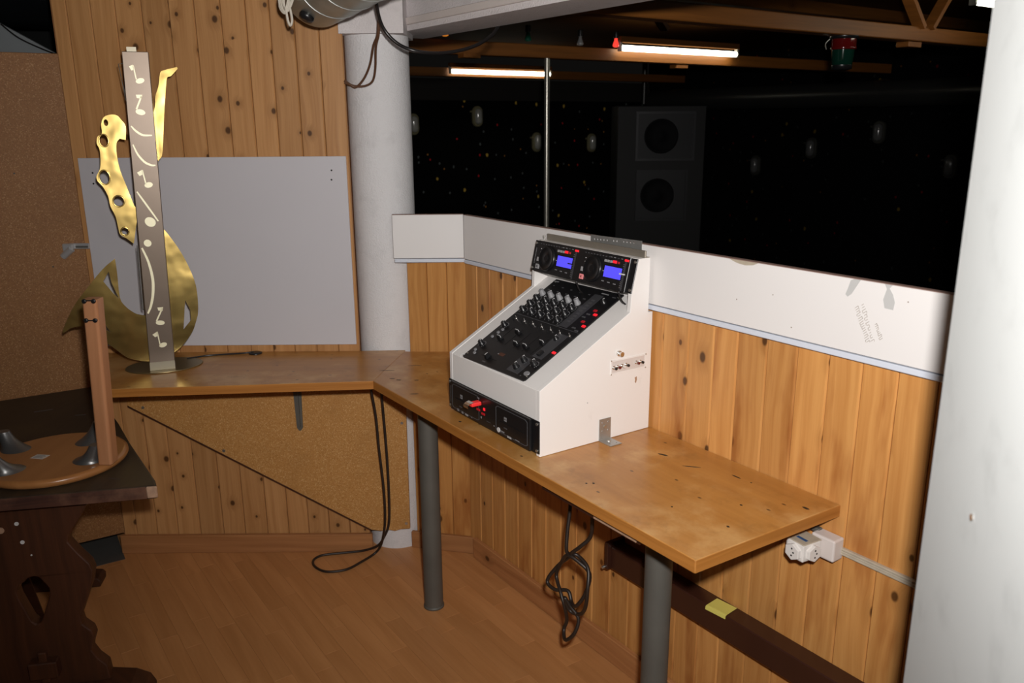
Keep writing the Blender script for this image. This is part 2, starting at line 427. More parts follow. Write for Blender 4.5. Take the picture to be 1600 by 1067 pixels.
# ------------------------------------------------------------------ structure: floor
fb = MB(); fb.box(-4.2, 3.2, -1.6, 3.75, -.06, -.0012)
floor = struct(fb.build('floor', 'floor'), 'light brown laminate floor of the booth')
def floor_boards():
    W_, L_ = .064, .44
    rng = random.Random(3)
    b = MB(); b.box(.0002, L_-.0002, .0002, W_-.0002, -.006, 0, .0005)
    me = b.mesh('floor_strip'); me.materials.append(M['floor'])
    for row in range(-34, 1):
        o1 = -.016 + row*W_; o0 = o1 - W_
        s = -2.2 + rng.random()*L_
        if row == 0: s = .276 - L_*5
        while s < 2.2:
            c = wp(s+L_/2, (o0+o1)/2, 0)
            if -1.95 < c.x < .75 and 1.75 < c.y < 3.45 and c.y > 1.75:
                o = link('floor_strip', me, floor); o.matrix_basis = WF @ Matrix.Translation((s, o0, 0))
            s += L_
floor_boards()

# ------------------------------------------------------------------ structure: back wall of pine boards (faces the viewer)
bw = MB(); bw.box(-1.668, -.628, 3.231, 3.33, 0, 2.6)
wall_back = struct(bw.build('wall_back', 'pine_rail'), 'pine tongue-and-groove board wall behind the white sheet')
seams = [-1.66, -1.606, -1.519, -1.430, -1.335, -1.236, -1.144, -1.049, -.959, -.873, -.785, -.697, -.612]
for x0, x1 in zip(seams, seams[1:]):
    me = plank_mesh(x1-x0, 2.6); me.materials.append(M['pine_back'])
    o = link('plank', me, wall_back); o.location = (x0, 3.216, 0)
# baseboard of the back wall
b = MB(); b.box(-1.672, -.60, 3.196, 3.216, 0, .082, .003)
struct(b.build('baseboard_back', 'pine_rail'), 'wooden baseboard below the pine wall and chipboard')

# short angled wall piece between column and right wall
P0 = Vector((-.415, 3.245, 0)); P1 = Vector((-.176, 3.190, 0))
dv = (P1-P0); Lseg = dv.length; SANG = atan2(dv.y, dv.x)
SF = Matrix.Translation(P0) @ Matrix.Rotation(SANG, 4, 'Z')
b = MB(); b.box(0, Lseg+.03, .014, .08, 0, 1.26)
wall_corner = struct(b.build('wall_corner', 'pine_rail', mw=SF), 'short pine board wall beside the white column')
for k in range(3):
    me = plank_mesh(Lseg/3, 1.262); me.materials.append(M['pine_right'])
    o = link('plank', me, wall_corner); o.location = (k*Lseg/3, 0, 0)
b = MB(); b.box(-.02, Lseg+.012, -.018, 0, 0, .075, .003)
struct(b.build('baseboard_corner', 'pine_rail', mw=SF), 'short wooden baseboard beside the column foot')

# right half wall with boards and white ledge
b = MB(); b.box(-.06, 2.75, .018, .10, 0, 1.27)
wall_right = struct(b.build('wall_right', 'dark_void', mw=WF), 'pine board half wall behind the console')
rs = [-.045, .04, .128, .216, .304, .392, .48, .568, .656, .744, .832, .92, 1.008, 1.129, 1.219, 1.299, 1.392, 1.481, 1.568, 1.654, 1.74, 1.828, 1.916, 2.004, 2.1, 2.19]
rs[12] = 1.03
for x0, x1 in zip(rs, rs[1:]):
    me = plank_mesh(x1-x0, 1.262); me.materials.append(M['pine_right'])
    o = link('plank', me, wall_right); o.location = (x0, .004, 0)
b = MB(); b.box(.0, 2.5, -.014, .004, 0, .092, .003)
struct(b.build('baseboard_right', 'pine_rail', mw=WF), 'wooden baseboard along the right half wall')

# white ledge boards
led = thing('ledge_board', 'long white painted ledge board above the right pine boards', 'ledge', mw=WF.copy())
b = MB(); b.box(-.022, 2.45, -.012, .006, 1.264, 1.431, .001); b.build('board', 'ledge_white', led)
b = MB(); b.box(-.022, 2.45, -.0122, .0062, 1.4312, 1.4328); b.build('worn_edge', 'ledge_edge', led)
b = MB(); b.box(-.018, 2.45, -.0145, .002, 1.2475, 1.2615, .0015); b.build('metal_strip', 'strip_grey', led)
# worn patches, tape remains and an old illegible stamp on the board
for (s0, z0, pts) in ((1.623, 1.431, [(0,0),(.016,0),(.006,-.018),(-.003,-.034),(-.012,-.042),(-.018,-.037),(-.013,-.022),(-.008,-.004)]),
                      (1.705, 1.431, [(-.009,0),(.009,0),(.003,-.008),(.012,-.020),(.018,-.036),(.016,-.053),(-.004,-.052),(-.009,-.034),(-.003,-.010)])):
    b = MB(); b.plate([(s0+x, z0+z) for x, z in pts], (), -.0126, -.0118); b.build('tape_remnant', 'tape_grey', led)
def stamp():
    rng = random.Random(11); b = MB()
    def strokes(p0, p1, n, h, mixh):
        p0 = Vector(p0); p1 = Vector(p1); d = (p1-p0); L = d.length; d.normalize(); q = Vector((d.y, -d.x))
        for i in range(n):
            c = p0 + d*(L*(i+.5)/n); hh = h*(1-mixh+mixh*rng.random()*1.6)
            t = d*(.3*hh) + q*hh; w = d*.00045
            a0 = c - t*.5; a1 = c + t*.5
            b.plate([tuple(a0-w), tuple(a0+w), tuple(a1+w), tuple(a1-w)], (), -.0124, -.0118)
            if rng.random() < .6:
                e = a1 if rng.random() < .5 else a0; w2 = q*.0004; f = e + d*(L/n*.8)
                b.plate([tuple(e-w2), tuple(e+w2), tuple(f+w2), tuple(f-w2)], (), -.0124, -.0118)
    strokes((1.634, 1.372), (1.672, 1.296), 17, .010, .4)
    strokes((1.648, 1.380), (1.682, 1.300), 15, .008, .5)
    strokes((1.684, 1.342), (1.702, 1.308), 9, .007, .4)
    b.build('stamp_print', 'stain_ink', led)
stamp()
b = MB(); b.plate([(1.27, 1.431), (1.36, 1.431), (1.345, 1.424), (1.32, 1.4205), (1.295, 1.423), (1.28, 1.427)], (), -.0126, -.0118); b.build('worn_patch', 'trunking', led)
for s0, z0 in ((1.752, 1.401), (1.41, 1.36), (1.47, 1.29), (1.30, 1.33)):
    b = MB(); b.cyl((s0, -.0126, z0), (s0, -.0118, z0), .0016, n=8); b.build('nail_mark', 'stain_ink', led)
# short ledge board over the corner piece
ls = thing('ledge_board', 'short white painted ledge board between column and long ledge', 'ledge', mw=Matrix.Translation((-.455, 3.183, 0)))
b = MB(); b.box(0, .272, 0, .020, 1.264, 1.4305, .001); b.build('board', 'ledge_white', ls)
b = MB(); b.box(0, .272, -.0002, .0202, 1.4307, 1.4322); b.build('worn_edge', 'ledge_edge', ls)
b = MB(); b.box(.004, .275, -.003, .014, 1.2475, 1.2615, .0015); b.build('metal_strip', 'strip_grey', ls)

# column and lintel
b = MB(); b.cyl((-.507, 3.345, 0), (-.507, 3.345, 2.10), .121, n=64)
col = struct(b.build('column', 'plaster'), 'round white rough-plastered column')
b = MB(); b.box(-.52, 3.2, -.085, .12, 2.105, 2.75)
lint = struct(b.build('lintel', 'plaster_dirty', mw=WF), 'white rough-plastered lintel over the opening to the hall')
b = MB(); b.box(-.622, -.386, 3.20, 3.50, 2.085, 2.70)
struct(b.build('trim_1', 'plaster_dirty'), 'white plastered beam end above the column')

# left chipboard wall
CA = atan2(-.53, -.85)
CF = Matrix.Translation((-1.660, 3.224, 0)) @ Matrix.Rotation(CA, 4, 'Z')       # x runs away from the pine wall, y toward viewer side... 
b = MB(); b.box(0, 1.9, -.02, 0, .085, 2.025, .002)
struct(b.build('wall_left', 'chip_left', mw=CF), 'brown chipboard wall panel at the left')
b = MB()
for p in ((.20, 1.60), (.12, 1.245), (.31, .70), (.5, 1.3)): b.cyl((p[0], -.001, p[1]), (p[0], .0008, p[1]), .003, n=8)
o = b.build('screw_hole', 'dark_void', bpy.data.objects['wall_left'])
b = MB(); b.box(.02, 1.9, -.4, .075, -.002, .0012); struct(b.build('floor_shade', 'floor_shade_grey', mw=CF), 'dark grey painted table shadow on the floor along the chipboard wall')  # dark strip painting the table's shadow onto the floor
# dark space behind and above it
b = MB(); b.box(-4.0, -1.70, 4.2, 4.25, 0, 3.0); struct(b.build('wall_far_left', 'dark_void'), 'dark space above the chipboard')
b = MB(); b.plate([(-3.2, 1.75), (-1.74, 1.96), (-1.74, 2.002), (-3.2, 2.82)], (), 3.52, 3.535)
gs = tag(b.build('plastic_sheet', 'grey_sheet'), 'grey slanted sheet in the gap above the chipboard', 'sheet')
b = MB(); b.tube([(-2.02, 3.512, 2.16), (-1.96, 3.51, 2.11), (-1.88, 3.51, 2.07), (-1.80, 3.508, 2.04), (-1.74, 3.50, 2.035)], .003, 6)
tag(b.build('thin_wire', 'cable_black'), 'thin dark wire in front of the grey slanted sheet', 'wire')
b = MB(); b.cyl((-2.6, 3.9, 2.32), (-1.6, 3.9, 2.30), .13, n=32)
tag(b.build('dark_duct', 'dark_gloss'), 'dark glossy duct in the upper left corner', 'duct')
# room behind the camera
b = MB(); b.box(-4.2, 2.4, -1.6, -1.5, 0, 2.9); struct(b.build('wall_rear', 'rear_wall'), 'wall behind the viewer')
b = MB(); b.box(-4.0, .3, -1.5, 3.2, 2.62, 2.7); struct(b.build('ceiling', 'booth_ceiling'), 'booth ceiling')
# door jamb at the right edge
JA = radians(13)
JF = Matrix.Translation((.580, 1.067, 0)) @ Matrix.Rotation(-JA, 4, 'Z')
b = MB(); b.box(0, .14, -1.0, 0, 0, 2.62, .004, 2)
jamb = struct(b.build('wall_near', 'plaster_smooth', mw=JF), 'white wallpapered wall edge close to the viewer at right')
b = MB(); b.cyl((-.002, -.1865, 1.323), (.001, -.1865, 1.323), .004, n=12); b.build('screw_head', 'chrome', jamb)

# ------------------------------------------------------------------ white sheet, chipboard offcut
wb = thing('white_panel', 'large white sheet panel screwed to the pine board wall', 'panel', (-1.634, 3.206, .915))
b = MB(); b.box(0, 1.012, 0, .009, 0, .735, .001); b.build('board', 'whiteboard', wb)
for x, z in ((.05, .68), (.048, .64), (.955, .683), (.953, .648)):
    b = MB(); b.cyl((x, -.0008, z), (x, .001, z), .0035, n=10); b.build('screw_hole', 'dark_void', wb)
cp = thing('chipboard_panel', 'chipboard offcut with slanted lower edge under the left desk', 'panel', (0, 3.190, 0))
b = MB(); b.plate([(-1.562, .845), (-1.562, .668), (-.605, .108), (-.56, .102), (-.525, .106), (-.50, .101), (-.475, .109), (-.437, .112), (-.432, .845)], (), 0, .016); b.build('board', 'chip_panel', cp)
b = MB(); b.plate([(-1.562, .670), (-1.562, .662), (-.605, .1035), (-.600, .1085)], (), -.001, .016); b.build('dark_cut_edge', 'dark_leg', cp)
for x, z in ((-1.50, .66), (-1.508, .71), (-.452, .585), (-.452, .135), (-1.19, .47)):
    b = MB(); b.cyl((x, -.002, z), (x, .001, z), .006, .007, n=12); b.build('screw', 'screw', cp)

# ------------------------------------------------------------------ desk
desk = thing('corner_desk', 'angled brown wooden corner desk along two walls on steel pipe legs', 'desk', (0, 0, 0))
IN = (-.493, 2.812); NEAR = (.380, 1.556); RGT = (.776, 1.805)
T = .031
def slab(name, mat, pts, z0, z1, mw):
    inv = mw.inverted()
    b = MB(); loc = [inv @ Vector((x, y, 0)) for x, y in pts]
    lo = [b.bm.verts.new((p.x, p.y, z0)) for p in loc]; hi = [b.bm.verts.new((p.x, p.y, z1)) for p in loc]
    n = len(pts)
    b.bm.faces.new(lo[::-1]); b.bm.faces.new(hi)
    for i in range(n): b.bm.faces.new((lo[i], lo[(i+1) % n], hi[(i+1) % n], hi[i]))
    o = b.build(name, mat, desk, mw=mw)
    m = o.modifiers.new('bevel', 'BEVEL'); m.width = .0015; m.segments = 2; m.limit_method = 'ANGLE'
    return o
CW = wp(-.045, .002, 0); RW = wp(1.636, .002, 0)
slab('worktop', 'desk', [(-1.45, 2.735), IN, (-.43, 3.2), (-.43, 3.222), (-.625, 3.214), (-1.64, 3.214)], DESK-T, DESK, Matrix.Translation((0, 0, 0)))
slab('worktop', 'desk', [IN, NEAR, (RW.x, RW.y), (CW.x, CW.y), (-.43, 3.2)], DESK-T, DESK, WF)
def band(p, q):
    p = Vector((*p, 0)); q = Vector((*q, 0)); d = q-p
    mw = Matrix.Translation(p) @ Matrix.Rotation(atan2(d.y, d.x), 4, 'Z')
    b = MB(); b.box(0, d.length, -.0015, 0, DESK-T+.0005, DESK-.0012, .0006); b.build('edge_band', 'desk_edge', desk, mw=mw)
band((-1.45, 2.735), IN); band(IN, NEAR); band(NEAR, (RW.x, RW.y))
for (x, y) in ((-.303, 2.785), tuple(wp(1.325, -.278, 0))[:2]):
    b = MB(); b.cyl((0, 0, .0005), (0, 0, DESK-T), .0355, n=40); leg = b.build('leg', 'pipe', desk, loc=(x, y, 0))
    b = MB()
    b.lathe([(.0362, 0), (.039, .001), (.0385, .008), (.0362, .010)], 40); b.build('foot_ring', 'pipe', leg, loc=(0, 0, .0003))
b = MB(); b.box(1.06, 1.43, -.452, -.425, DESK-T-.004, DESK-T); b.box(1.06, 1.43, -.452, -.447, DESK-T-.022, DESK-T-.004)
b.build('angle_iron', 'brown_paint', desk, mw=WF)
b = MB(); b.box(1.27, 1.42, -.4535, -.452, DESK-T-.020, DESK-T-.012); b.build('bare_edge', 'worn_tip', desk, mw=WF)
# small steel bracket under the left desk
b = MB()
b.plate([(-.020, 0), (.020, 0), (.012, -.285), (.004, -.297), (-.004, -.297), (-.012, -.285)], (), 0, .004)
b.box(-.004, .004, -.008, 0, -.28, 0)
b.box(-.02, .02, -.20, 0, -.004, 0)
b.build('bracket', 'pipe', desk, loc=(-.868, 3.184, DESK-T))
# dents and burns in the surface: shallow dark gouges
def gouge(s0, o0, l, w, ang):
    b = MB(); b.plate([(-l/2, 0), (-l/4, w/2), (l/4, w*.45), (l/2, 0), (l/4, -w/2), (-l/4, -w*.4)], (), 0, .0006, fn=lambda x, y, z: (x, z, y))
    b.build('gouge', 'dark_void', desk, mw=WF @ Matrix.Translation((s0, o0, DESK)) @ Matrix.Rotation(radians(ang), 4, 'Z'))
for g_ in ((1.273, -.117, .048, .004, 40), (1.385, -.072, .030, .0045, 0), (1.431, -.07, .006, .004, 0), (.004, -.257, .05, .003, 62), (.0, -.371, .055, .003, 55),
           (.10, -.40, .02, .005, 60), (.13, -.39, .018, .005, 50), (.17, -.34, .016, .004, 60), (.30, -.42, .03, .006, 60), (1.20, -.395, .008, .006, 0), (1.19, -.41, .007, .005, 0),
           (1.50, -.19, .008, .006, 0), (1.555, -.30, .009, .006, 0), (1.41, -.33, .006, .005, 0), (1.60, -.08, .02, .008, 0), (1.17, -.12, .03, .008, 20), (.62, -.435, .012, .006, 20), (.95, -.44, .01, .005, 20)): gouge(*g_)

# ------------------------------------------------------------------ DJ console box
KF = Matrix.Translation((.073, 2.107, DESK)) @ Matrix.Rotation(WANG - radians(1), 4, 'Z')
KW = .483
con = thing('dj_console', 'white painted wooden DJ console housing with sloped front on the desk', 'console', mw=KF)
prof = [(0, .001), (0, .19), (.315, .365), (.318, .418), (.341, .514), (.385, .514), (.384, .356), (.401, .356), (.401, .001)]
for x0, x1 in ((-KW, -KW+.016), (-.016, 0)):
    b = MB(); b.plate(prof, (), x0, x1, fn=lambda x, y, z: (y, x, z)); o = b.build('side_panel', 'white_paint', con)
    m = o.modifiers.new('bevel', 'BEVEL'); m.width = .0015; m.segments = 2; m.limit_method = 'ANGLE'
side = o
b = MB(); b.box(-KW+.0161, -.0161, .0008, .016, .100, .1885, .001); b.build('front_panel', 'white_paint', con)
MFM = Matrix.Translation((0, 0, .19)) @ Matrix.Rotation(math.atan2(.175, .315), 4, 'X')
b = MB(); b.box(-KW+.0161, -.0161, .002, .452, -.014, -.0015, .001); b.build('slope_panel', 'white_paint', con, mw=MFM)
b = MB(); b.box(-KW+.0161, -.0161, .370, .384, .356, .513); b.build('back_panel', 'white_paint', con)
b = MB(); b.box(-KW+.0161, -.0161, .342, .369, .499, .5135, .001); b.build('top_panel', 'white_paint', con)
b = MB(); b.box(-KW+.0161, -.0161, .386, .400, .002, .354); b.build('back_panel', 'white_paint', con)
# socket plate let into the right side, with plugs
jk = MB(); jk.plate([(.246, .192), (.379, .192), (.379, .234), (.246, .234)], [[(.250, .196), (.375, .196), (.375, .230), (.250, .230)]], .0, .0022, fn=lambda x, y, z: (y, x, z))
jp = jk.build('socket_plate', 'white_paint', con)
b = MB(); b.box(.0003, .001, .250, .375, .196, .230); b.build('plate_inset', 'plastic_old', jp)
for (y, z), mt in (((.256, .212), 'black_plastic'), ((.270, .213), 'glass_red'), ((.287, .213), 'plastic_white'), ((.302, .214), 'black_plastic'), ((.341, .214), 'glass_red'), ((.357, .214), 'black_plastic')):
    b = MB(); b.cyl((.001, y, z), (.011, y, z), .0034, n=14); b.cyl((.001, y, z), (.003, y, z), .0052, n=14); b.build('plug', 'chrome', jp)
    b = MB(); b.cyl((.011, y, z), (.016, y, z), .0040, .0036, n=14); b.build('plug_ring', mt, jp)
for y, z in ((.2475, .193), (.2475, .233), (.3775, .193), (.3775, .233)):
    b = MB(); b.cyl((.002, y, z), (.0034, y, z), .002, n=8); b.build('screw', 'screw', jp)
b = MB(); b.cyl((0, .274, .252), (.006, .274, .252), .008, n=18); b.cyl((.006, .274, .252), (.016, .274, .252), .0055, n=18); b.cyl((.016, .274, .252), (.018, .274, .252), .007, n=18); b.build('headphone_socket', 'chrome', con)
b = MB(); b.plate([(.339, .168), (.347, .170), (.348, .160), (.344, .150), (.340, .154), (.341, .160)], (), .0, .0005, fn=lambda x, y, z: (y, x, z)); b.build('chip_mark', 'worn_tip', con)
b = MB(); b.cyl((0, .165, .125), (.0004, .165, .125), .0016, n=8); b.build('nail_mark', 'mark_grey', con)
b = MB(); b.cyl((-KW+.008, .36, .513), (-KW+.008, .36, .524), .0018, n=8); b.cyl((-KW+.008, .36, .524), (-KW+.008, .36, .527), .004, n=10); b.build('screw', 'screw', con)

# ---- 4-channel mixer on the slope
mix = thing('dj_mixer', 'black four-channel DJ mixer set into the slope of the white console', 'mixer', mw=KF @ MFM)
X0, X1 = -.405, -.082
b = MB(); b.plate([(X0, .006), (X0+.006, .002), (X1-.006, .008), (X1, .014), (X1, .416), (X0, .412)], (), .0, .004, fn=lambda x, y, z: (x, z, y)); b.build('faceplate', 'black_panel', mix)
def patch(name, mat, x0, x1, t0, t1, h=.0046, parent=mix):
    b = MB(); b.box(x0, x1, t0, t1, .0038, h); return b.build(name, mat, parent)
patch('meter_panel', 'grey_panel', -.185, -.145, .232, .390)
patch('effect_panel', 'grey_panel', -.150, -.105, .095, .205)
patch('headphone_panel', 'grey_panel', -.185, -.128, .02, .085)
patch('divider', 'mark_dim', -.402, -.085, .226, .2275)
for k in range(9): patch('meter_segment', 'mark_dim', -.172, -.158, .255+.013*k, .262+.013*k, .0049)
def knob(x, t, r, h, mat, line=True, ring=True):
    b = MB(); b.lathe([(r*1.15, .0), (r*1.15, h*.22), (r, h*.3), (r*.86, h*.93), (r*.78, h)], 20, (0, 0, 0)); k = b.build('knob', mat, mix, loc=(x, t, .004))
    if line:
        b = MB(); b.box(-.0008, .0008, .001, r*.9, h-.0005, h+.0006); b.box(-.0008, .0008, r*.82, r*.97, h*.4, h+.0003); b.build('pointer', 'mark_white', k)
    if ring:
        b = MB()
        for a_ in range(-130, 131, 26):
            q = radians(90-a_); b.box(-.0009, .0009, -.0012, .0012, .0, .0006, mat=Matrix.Translation((cos(q)*r*1.55, sin(q)*r*1.55, 0)) @ Matrix.Rotation(q-pi/2, 4, 'Z'))
        b.build('dial_marks', 'mark_grey', k)
cols = (-.384, -.338, -.294, -.250, -.206)
for x in cols: knob(x, .334, .0088, .019, 'knob_grey', ring=False)
for r_ in (.308, .279, .247):
    for x in cols: knob(x, r_, .0092, .016, 'black_plastic')
knob(-.384, .167, .0085, .016, 'black_plastic'); knob(-.384, .07, .0085, .016, 'black_plastic')
knob(-.155, .070, .0082, .017, 'black_plastic'); knob(-.108, .071, .0085, .017, 'black_plastic'); knob(-.157, .040, .0085, .017, 'black_plastic'); knob(-.118, .365, .0082, .012, 'black_plastic', ring=False)
knob(-.135, .181, .0075, .012, 'black_plastic')
def fader(x, t, horiz=False):
    s = patch('fader_slot', 'black_matte', x-.0012, x+.0012, .098, .172, .0043) if not horiz else patch('fader_slot', 'black_matte', -.335, -.255, t-.0012, t+.0012, .0043)
    b = MB()
    w, l = (.0095, .0065) if not horiz else (.0065, .0095)
    lo = [(-w, -l, .001), (w, -l, .001), (w, l, .001), (-w, l, .001)]; k = .72 if not horiz else .72
    hi = [(-w*k, -l*.6, .0145), (w*k, -l*.6, .0145), (w*k, l*.6, .0145), (-w*k, l*.6, .0145)]
    b.sweep([[Vector(p) for p in lo], [Vector(p) for p in hi]])
    for f in b.bm.faces: f.smooth = False
    c = b.build('fader_cap', 'black_plastic', mix, loc=(x, t, .0042))
    b = MB()
    if not horiz: b.box(-w*.72, w*.72, -.0007, .0007, .0144, .0152); b.box(w*.74, w*.9, -.0007, .0007, .007, .0148)
    else: b.box(-.0007, .0007, -l*.6, l*.6, .0144, .0152)
    b.build('cap_line', 'mark_white', c)
for x, t in ((-.338, .113), (-.295, .156), (-.250, .113), (-.206, .116), (-.162, .149)): fader(x, t)
fader(-.300, .034, True)
for x in (-.372, -.327, -.282, -.237, -.192, -.148, -.102):
    b = MB(); b.cyl((0, 0, 0), (0, .002, .011), .0016, .0022, n=10); b.cyl((0, 0, 0), (0, 0, .0012), .0042, n=12); b.build('toggle_switch', 'chrome', mix, loc=(x, .207, .004))
for x in cols:
    b = MB(); b.cyl((0, 0, 0), (0, .001, .010), .0016, .002, n=10); b.build('toggle_switch', 'black_plastic', mix, loc=(x+.012, .196, .004))
for x, t in ((-.114, .325), (-.113, .272)): b_ = patch('lit_button', 'led_dim', x-.006, x+.006, t-.004, t+.004, .0065)
for x, t in ((-.098, .310), (-.092, .256), (-.0885, .132)): patch('lit_button', 'led_red', x-.0065, x+.0065, t-.0038, t+.0038, .0068)
for x, t in ((-.12, .24), (-.10, .232), (-.13, .29), (-.125, .305)): patch('button', 'mark_dim', x-.007, x+.007, t-.0025, t+.0025, .0058)
patch('fader_stub', 'black_plastic', -.135, -.122, .103, .122, .012); 
for x, t in ((-.378, .110), (-.374, .132), (-.382, .042), (-.37, .148), (-.37, .03)):
    b = MB(); b.cyl((0, 0, 0), (0, 0, .004), .005, n=14); b.build('button', 'mark_grey', mix, loc=(x, t, .004))
b = MB(); b.lathe([(.0115, 0), (.0115, .0012), (.010, .002)], 24); o = b.build('oval_badge', 'mark_grey', mix, loc=(-.100, .034, .004)); o.scale = (1, .75, 1)
for x, t, w in [(-.395, .402, .03)] + [(x, .36, .014) for x in cols] + [(x, .382, .011) for x in cols] + [(-.15, .40, .035), (-.105, .395, .018), (-.19, .232, .016), (-.30, .015, .02), (-.27, .06, .028), (-.12, .155, .02), (-.115, .02, .008)]:
    patch('print_mark', 'mark_grey' if w > .02 else 'mark_dim', x-w/2+.003, x+w/2, t-.002, t+.002, .0043)
patch('brand_plate', 'btn_pink' if False else 'worn_edge', -.275, -.25, .056, .068, .0045)
for x, t in ((X0+.008, .02), (X1-.008, .400), (X0+.008, .400), (X1-.008, .026)):
    b = MB(); b.cyl((0, 0, 0), (0, 0, .0018), .0028, n=12); b.build('screw', 'screw', mix, loc=(x, t, .004))
b = MB(); b.tube([(-.403, .012, .002), (-.404, .008, .008), (-.403, .0, .010), (-.402, -.006, .004)], .0012, 6); b.build('wire_end', 'mark_white', mix)

# ---- double CD controller in the top module
TIL = math.atan2(.022, .092)
CFM = KF @ Matrix.Translation((0, .318, .42)) @ Matrix.Rotation(-TIL, 4, 'X')
ctl = thing('cd_controller', 'black dual CD player controller with two blue screens in the console head', 'controller', mw=CFM)
b = MB(); b.box(-.4855, .003, -.005, -.001, -.003, .095, .0015); fp = b.build('faceplate', 'black_panel', ctl)
b = MB(); b.box(-.462, -.022, -.009, -.005, -.004, .096, .001); b.build('raised_panel', 'black_plastic', ctl)
b = MB(); b.box(-.46, -.03, -.004, .045, .004, .080); b.build('body', 'black_matte', ctl)
def cpatch(name, mat, x0, x1, z0, z1, y=.0098, parent=ctl):
    b = MB(); b.box(x0, x1, -y, -.0088, z0, z1); return b.build(name, mat, parent)
for ox in (0.0, .2265):
    # jog wheel
    b = MB(); b.lathe([(.0405, 0), (.0405, .004), (.036, .0085), (.034, .0085), (.030, .006), (.012, .0055), (.010, .007)], 40)
    jw = b.build('jog_wheel', 'wheel', ctl, mw=Matrix.Translation((-.400+ox, -.009, .044)) @ Matrix.Rotation(pi/2, 4, 'X'))
    cpatch('screen_bezel', 'black_matte', -.353+ox, -.270+ox, .024, .064, .0095)
    cpatch('screen', 'lcd', -.3485+ox, -.2745+ox, .028, .0605, .0104)
    cpatch('fader_strip', 'grey_panel', -.268+ox, -.262+ox, -.001, .090, .0094)
    for k in range(13): cpatch('scale_mark', 'mark_grey', -.2735+ox, -.2685+ox, .006+.0055*k, .0072+.0055*k, .0094)
    for k in range(9): cpatch('button', 'mark_dim', -.449+.0135*k+ox, -.4435+.0135*k+ox, .0855, .088, .0102)
    for k, c in enumerate(('mark_grey', 'mark_grey', 'mark_dim', 'mark_grey')): cpatch('button', c, -.333+.0155*k+ox, -.326+.0155*k+ox, .0865, .0885, .0102)
    for k in range(3): cpatch('button', 'btn_grey', -.355+.0125*k+ox, -.3465+.0125*k+ox, .071, .078, .0108)
    cpatch('lit_button', 'led_red', -.318+ox, -.303+ox, .0715, .0795, .0108); cpatch('lit_button', 'led_red', -.270+ox, -.2535+ox, .0825, .0885, .0108)
    cpatch('lit_button', 'led_dim', -.298+ox, -.290+ox, .072, .078, .0104)
    for k in range(3): cpatch('button', 'mark_grey', -.352+.026*k+ox, -.342+.026*k+ox, .014-.001*k, .0165-.001*k, .0102)
    for x, z in ((-.441, .071), (-.431, .071), (-.441, .060), (-.431, .060), (-.353, .044)): cpatch('indicator', 'mark_white', x-.0015+ox, x+.0015+ox, z-.001, z+.001, .0102)
    cpatch('cue_button', 'btn_grey', -.452+ox, -.438+ox, .030, .043, .0122)
    pb = cpatch('play_button', 'btn_grey' if ox == 0 else 'btn_pink', -.452+ox, -.436+ox, .006, .021, .0125)
    b = MB(); b.plate([(-.4475+ox, .0095), (-.4475+ox, .0175), (-.4435+ox, .0135)], (), -.0130, -.0123); b.box(-.4425+ox, -.4415+ox, -.0130, -.0123, .0095, .0175); b.build('play_symbol', 'black_matte' if ox == 0 else 'glass_red', pb)
    cpatch('print_mark', 'mark_grey', -.424+ox, -.414+ox, .076, .078, .0093)
b = MB(); b.box(-.290, -.2735, -.014, -.009, .041, .0445); b.build('pitch_fader', 'black_plastic', ctl)
b = MB(); b.box(-.0525, -.0335, -.014, -.009, .0435, .0475); b.build('pitch_fader', 'mark_white', ctl)
for x, z in ((-.477, .086), (-.477, .006), (-.004, .086), (-.004, .006)):
    b = MB(); b.cyl((x, -.005, z), (x, -.008, z), .0042, n=16); b.build('screw', 'screw', ctl)
for k in range(12):
    b = MB(); b.box(-.4735, -.4705, -.0056, -.0048, .022+.0042*k, .0248+.0042*k); b.build('brand_print', 'mark_grey', ctl)
# controller leads to the mixer
for x in (-.243, -.05):
    b = MB(); b.tube([(x, .002, .004), (x+.002, -.004, -.008), (x+.004, .012, -.030), (x+.002, .035, -.04)], .0028, 8); b.build('lead', 'cable_black', ctl)

# ---- double CD drive in the lower front
LF = KF.copy()
drv = thing('cd_player', 'black rack-mounted dual CD drive at the foot of the white console', 'player', mw=LF)
b = MB(); b.box(-.4855, .003, -.004, -.0003, .010, .105, .0015); b.build('faceplate', 'black_panel', drv)
b = MB(); b.box(-.462, -.03, -.012, -.004, .011, .104, .002); b.build('raised_panel', 'black_plastic', drv)
for x0, x1 in ((-.452, -.292), (-.20, -.04)):
    b = MB(); b.plate([(x0, .024), (x0+.01, .020), (x1-.01, .020), (x1, .024), (x1, .092), (x1-.01, .098), (x0+.01, .098), (x0, .092)],
                      [[(x0+.002, .026), (x0+.011, .022), (x1-.011, .022), (x1-.002, .026), (x1-.002, .090), (x1-.011, .096), (x0+.011, .096), (x0+.002, .090)]], -.0128, -.0118); b.build('tray_outline', 'led_dim' if False else 'mark_dim', drv)
    b = MB(); b.box(x0+.02, x1-.02, -.0128, -.0115, .054, .057); b.build('disc_slot', 'black_matte', drv)
def dpatch(name, mat, x0, x1, z0, z1, y=.0128): 
    b = MB(); b.box(x0, x1, -y, -.0115, z0, z1); return b.build(name, mat, drv)
for x in (-.395, -.150): dpatch('disc_logo', 'mark_grey', x-.006, x+.006, .062, .074); dpatch('logo_gap', 'black_matte', x-.004, x+.004, .067, .0685, .0132)
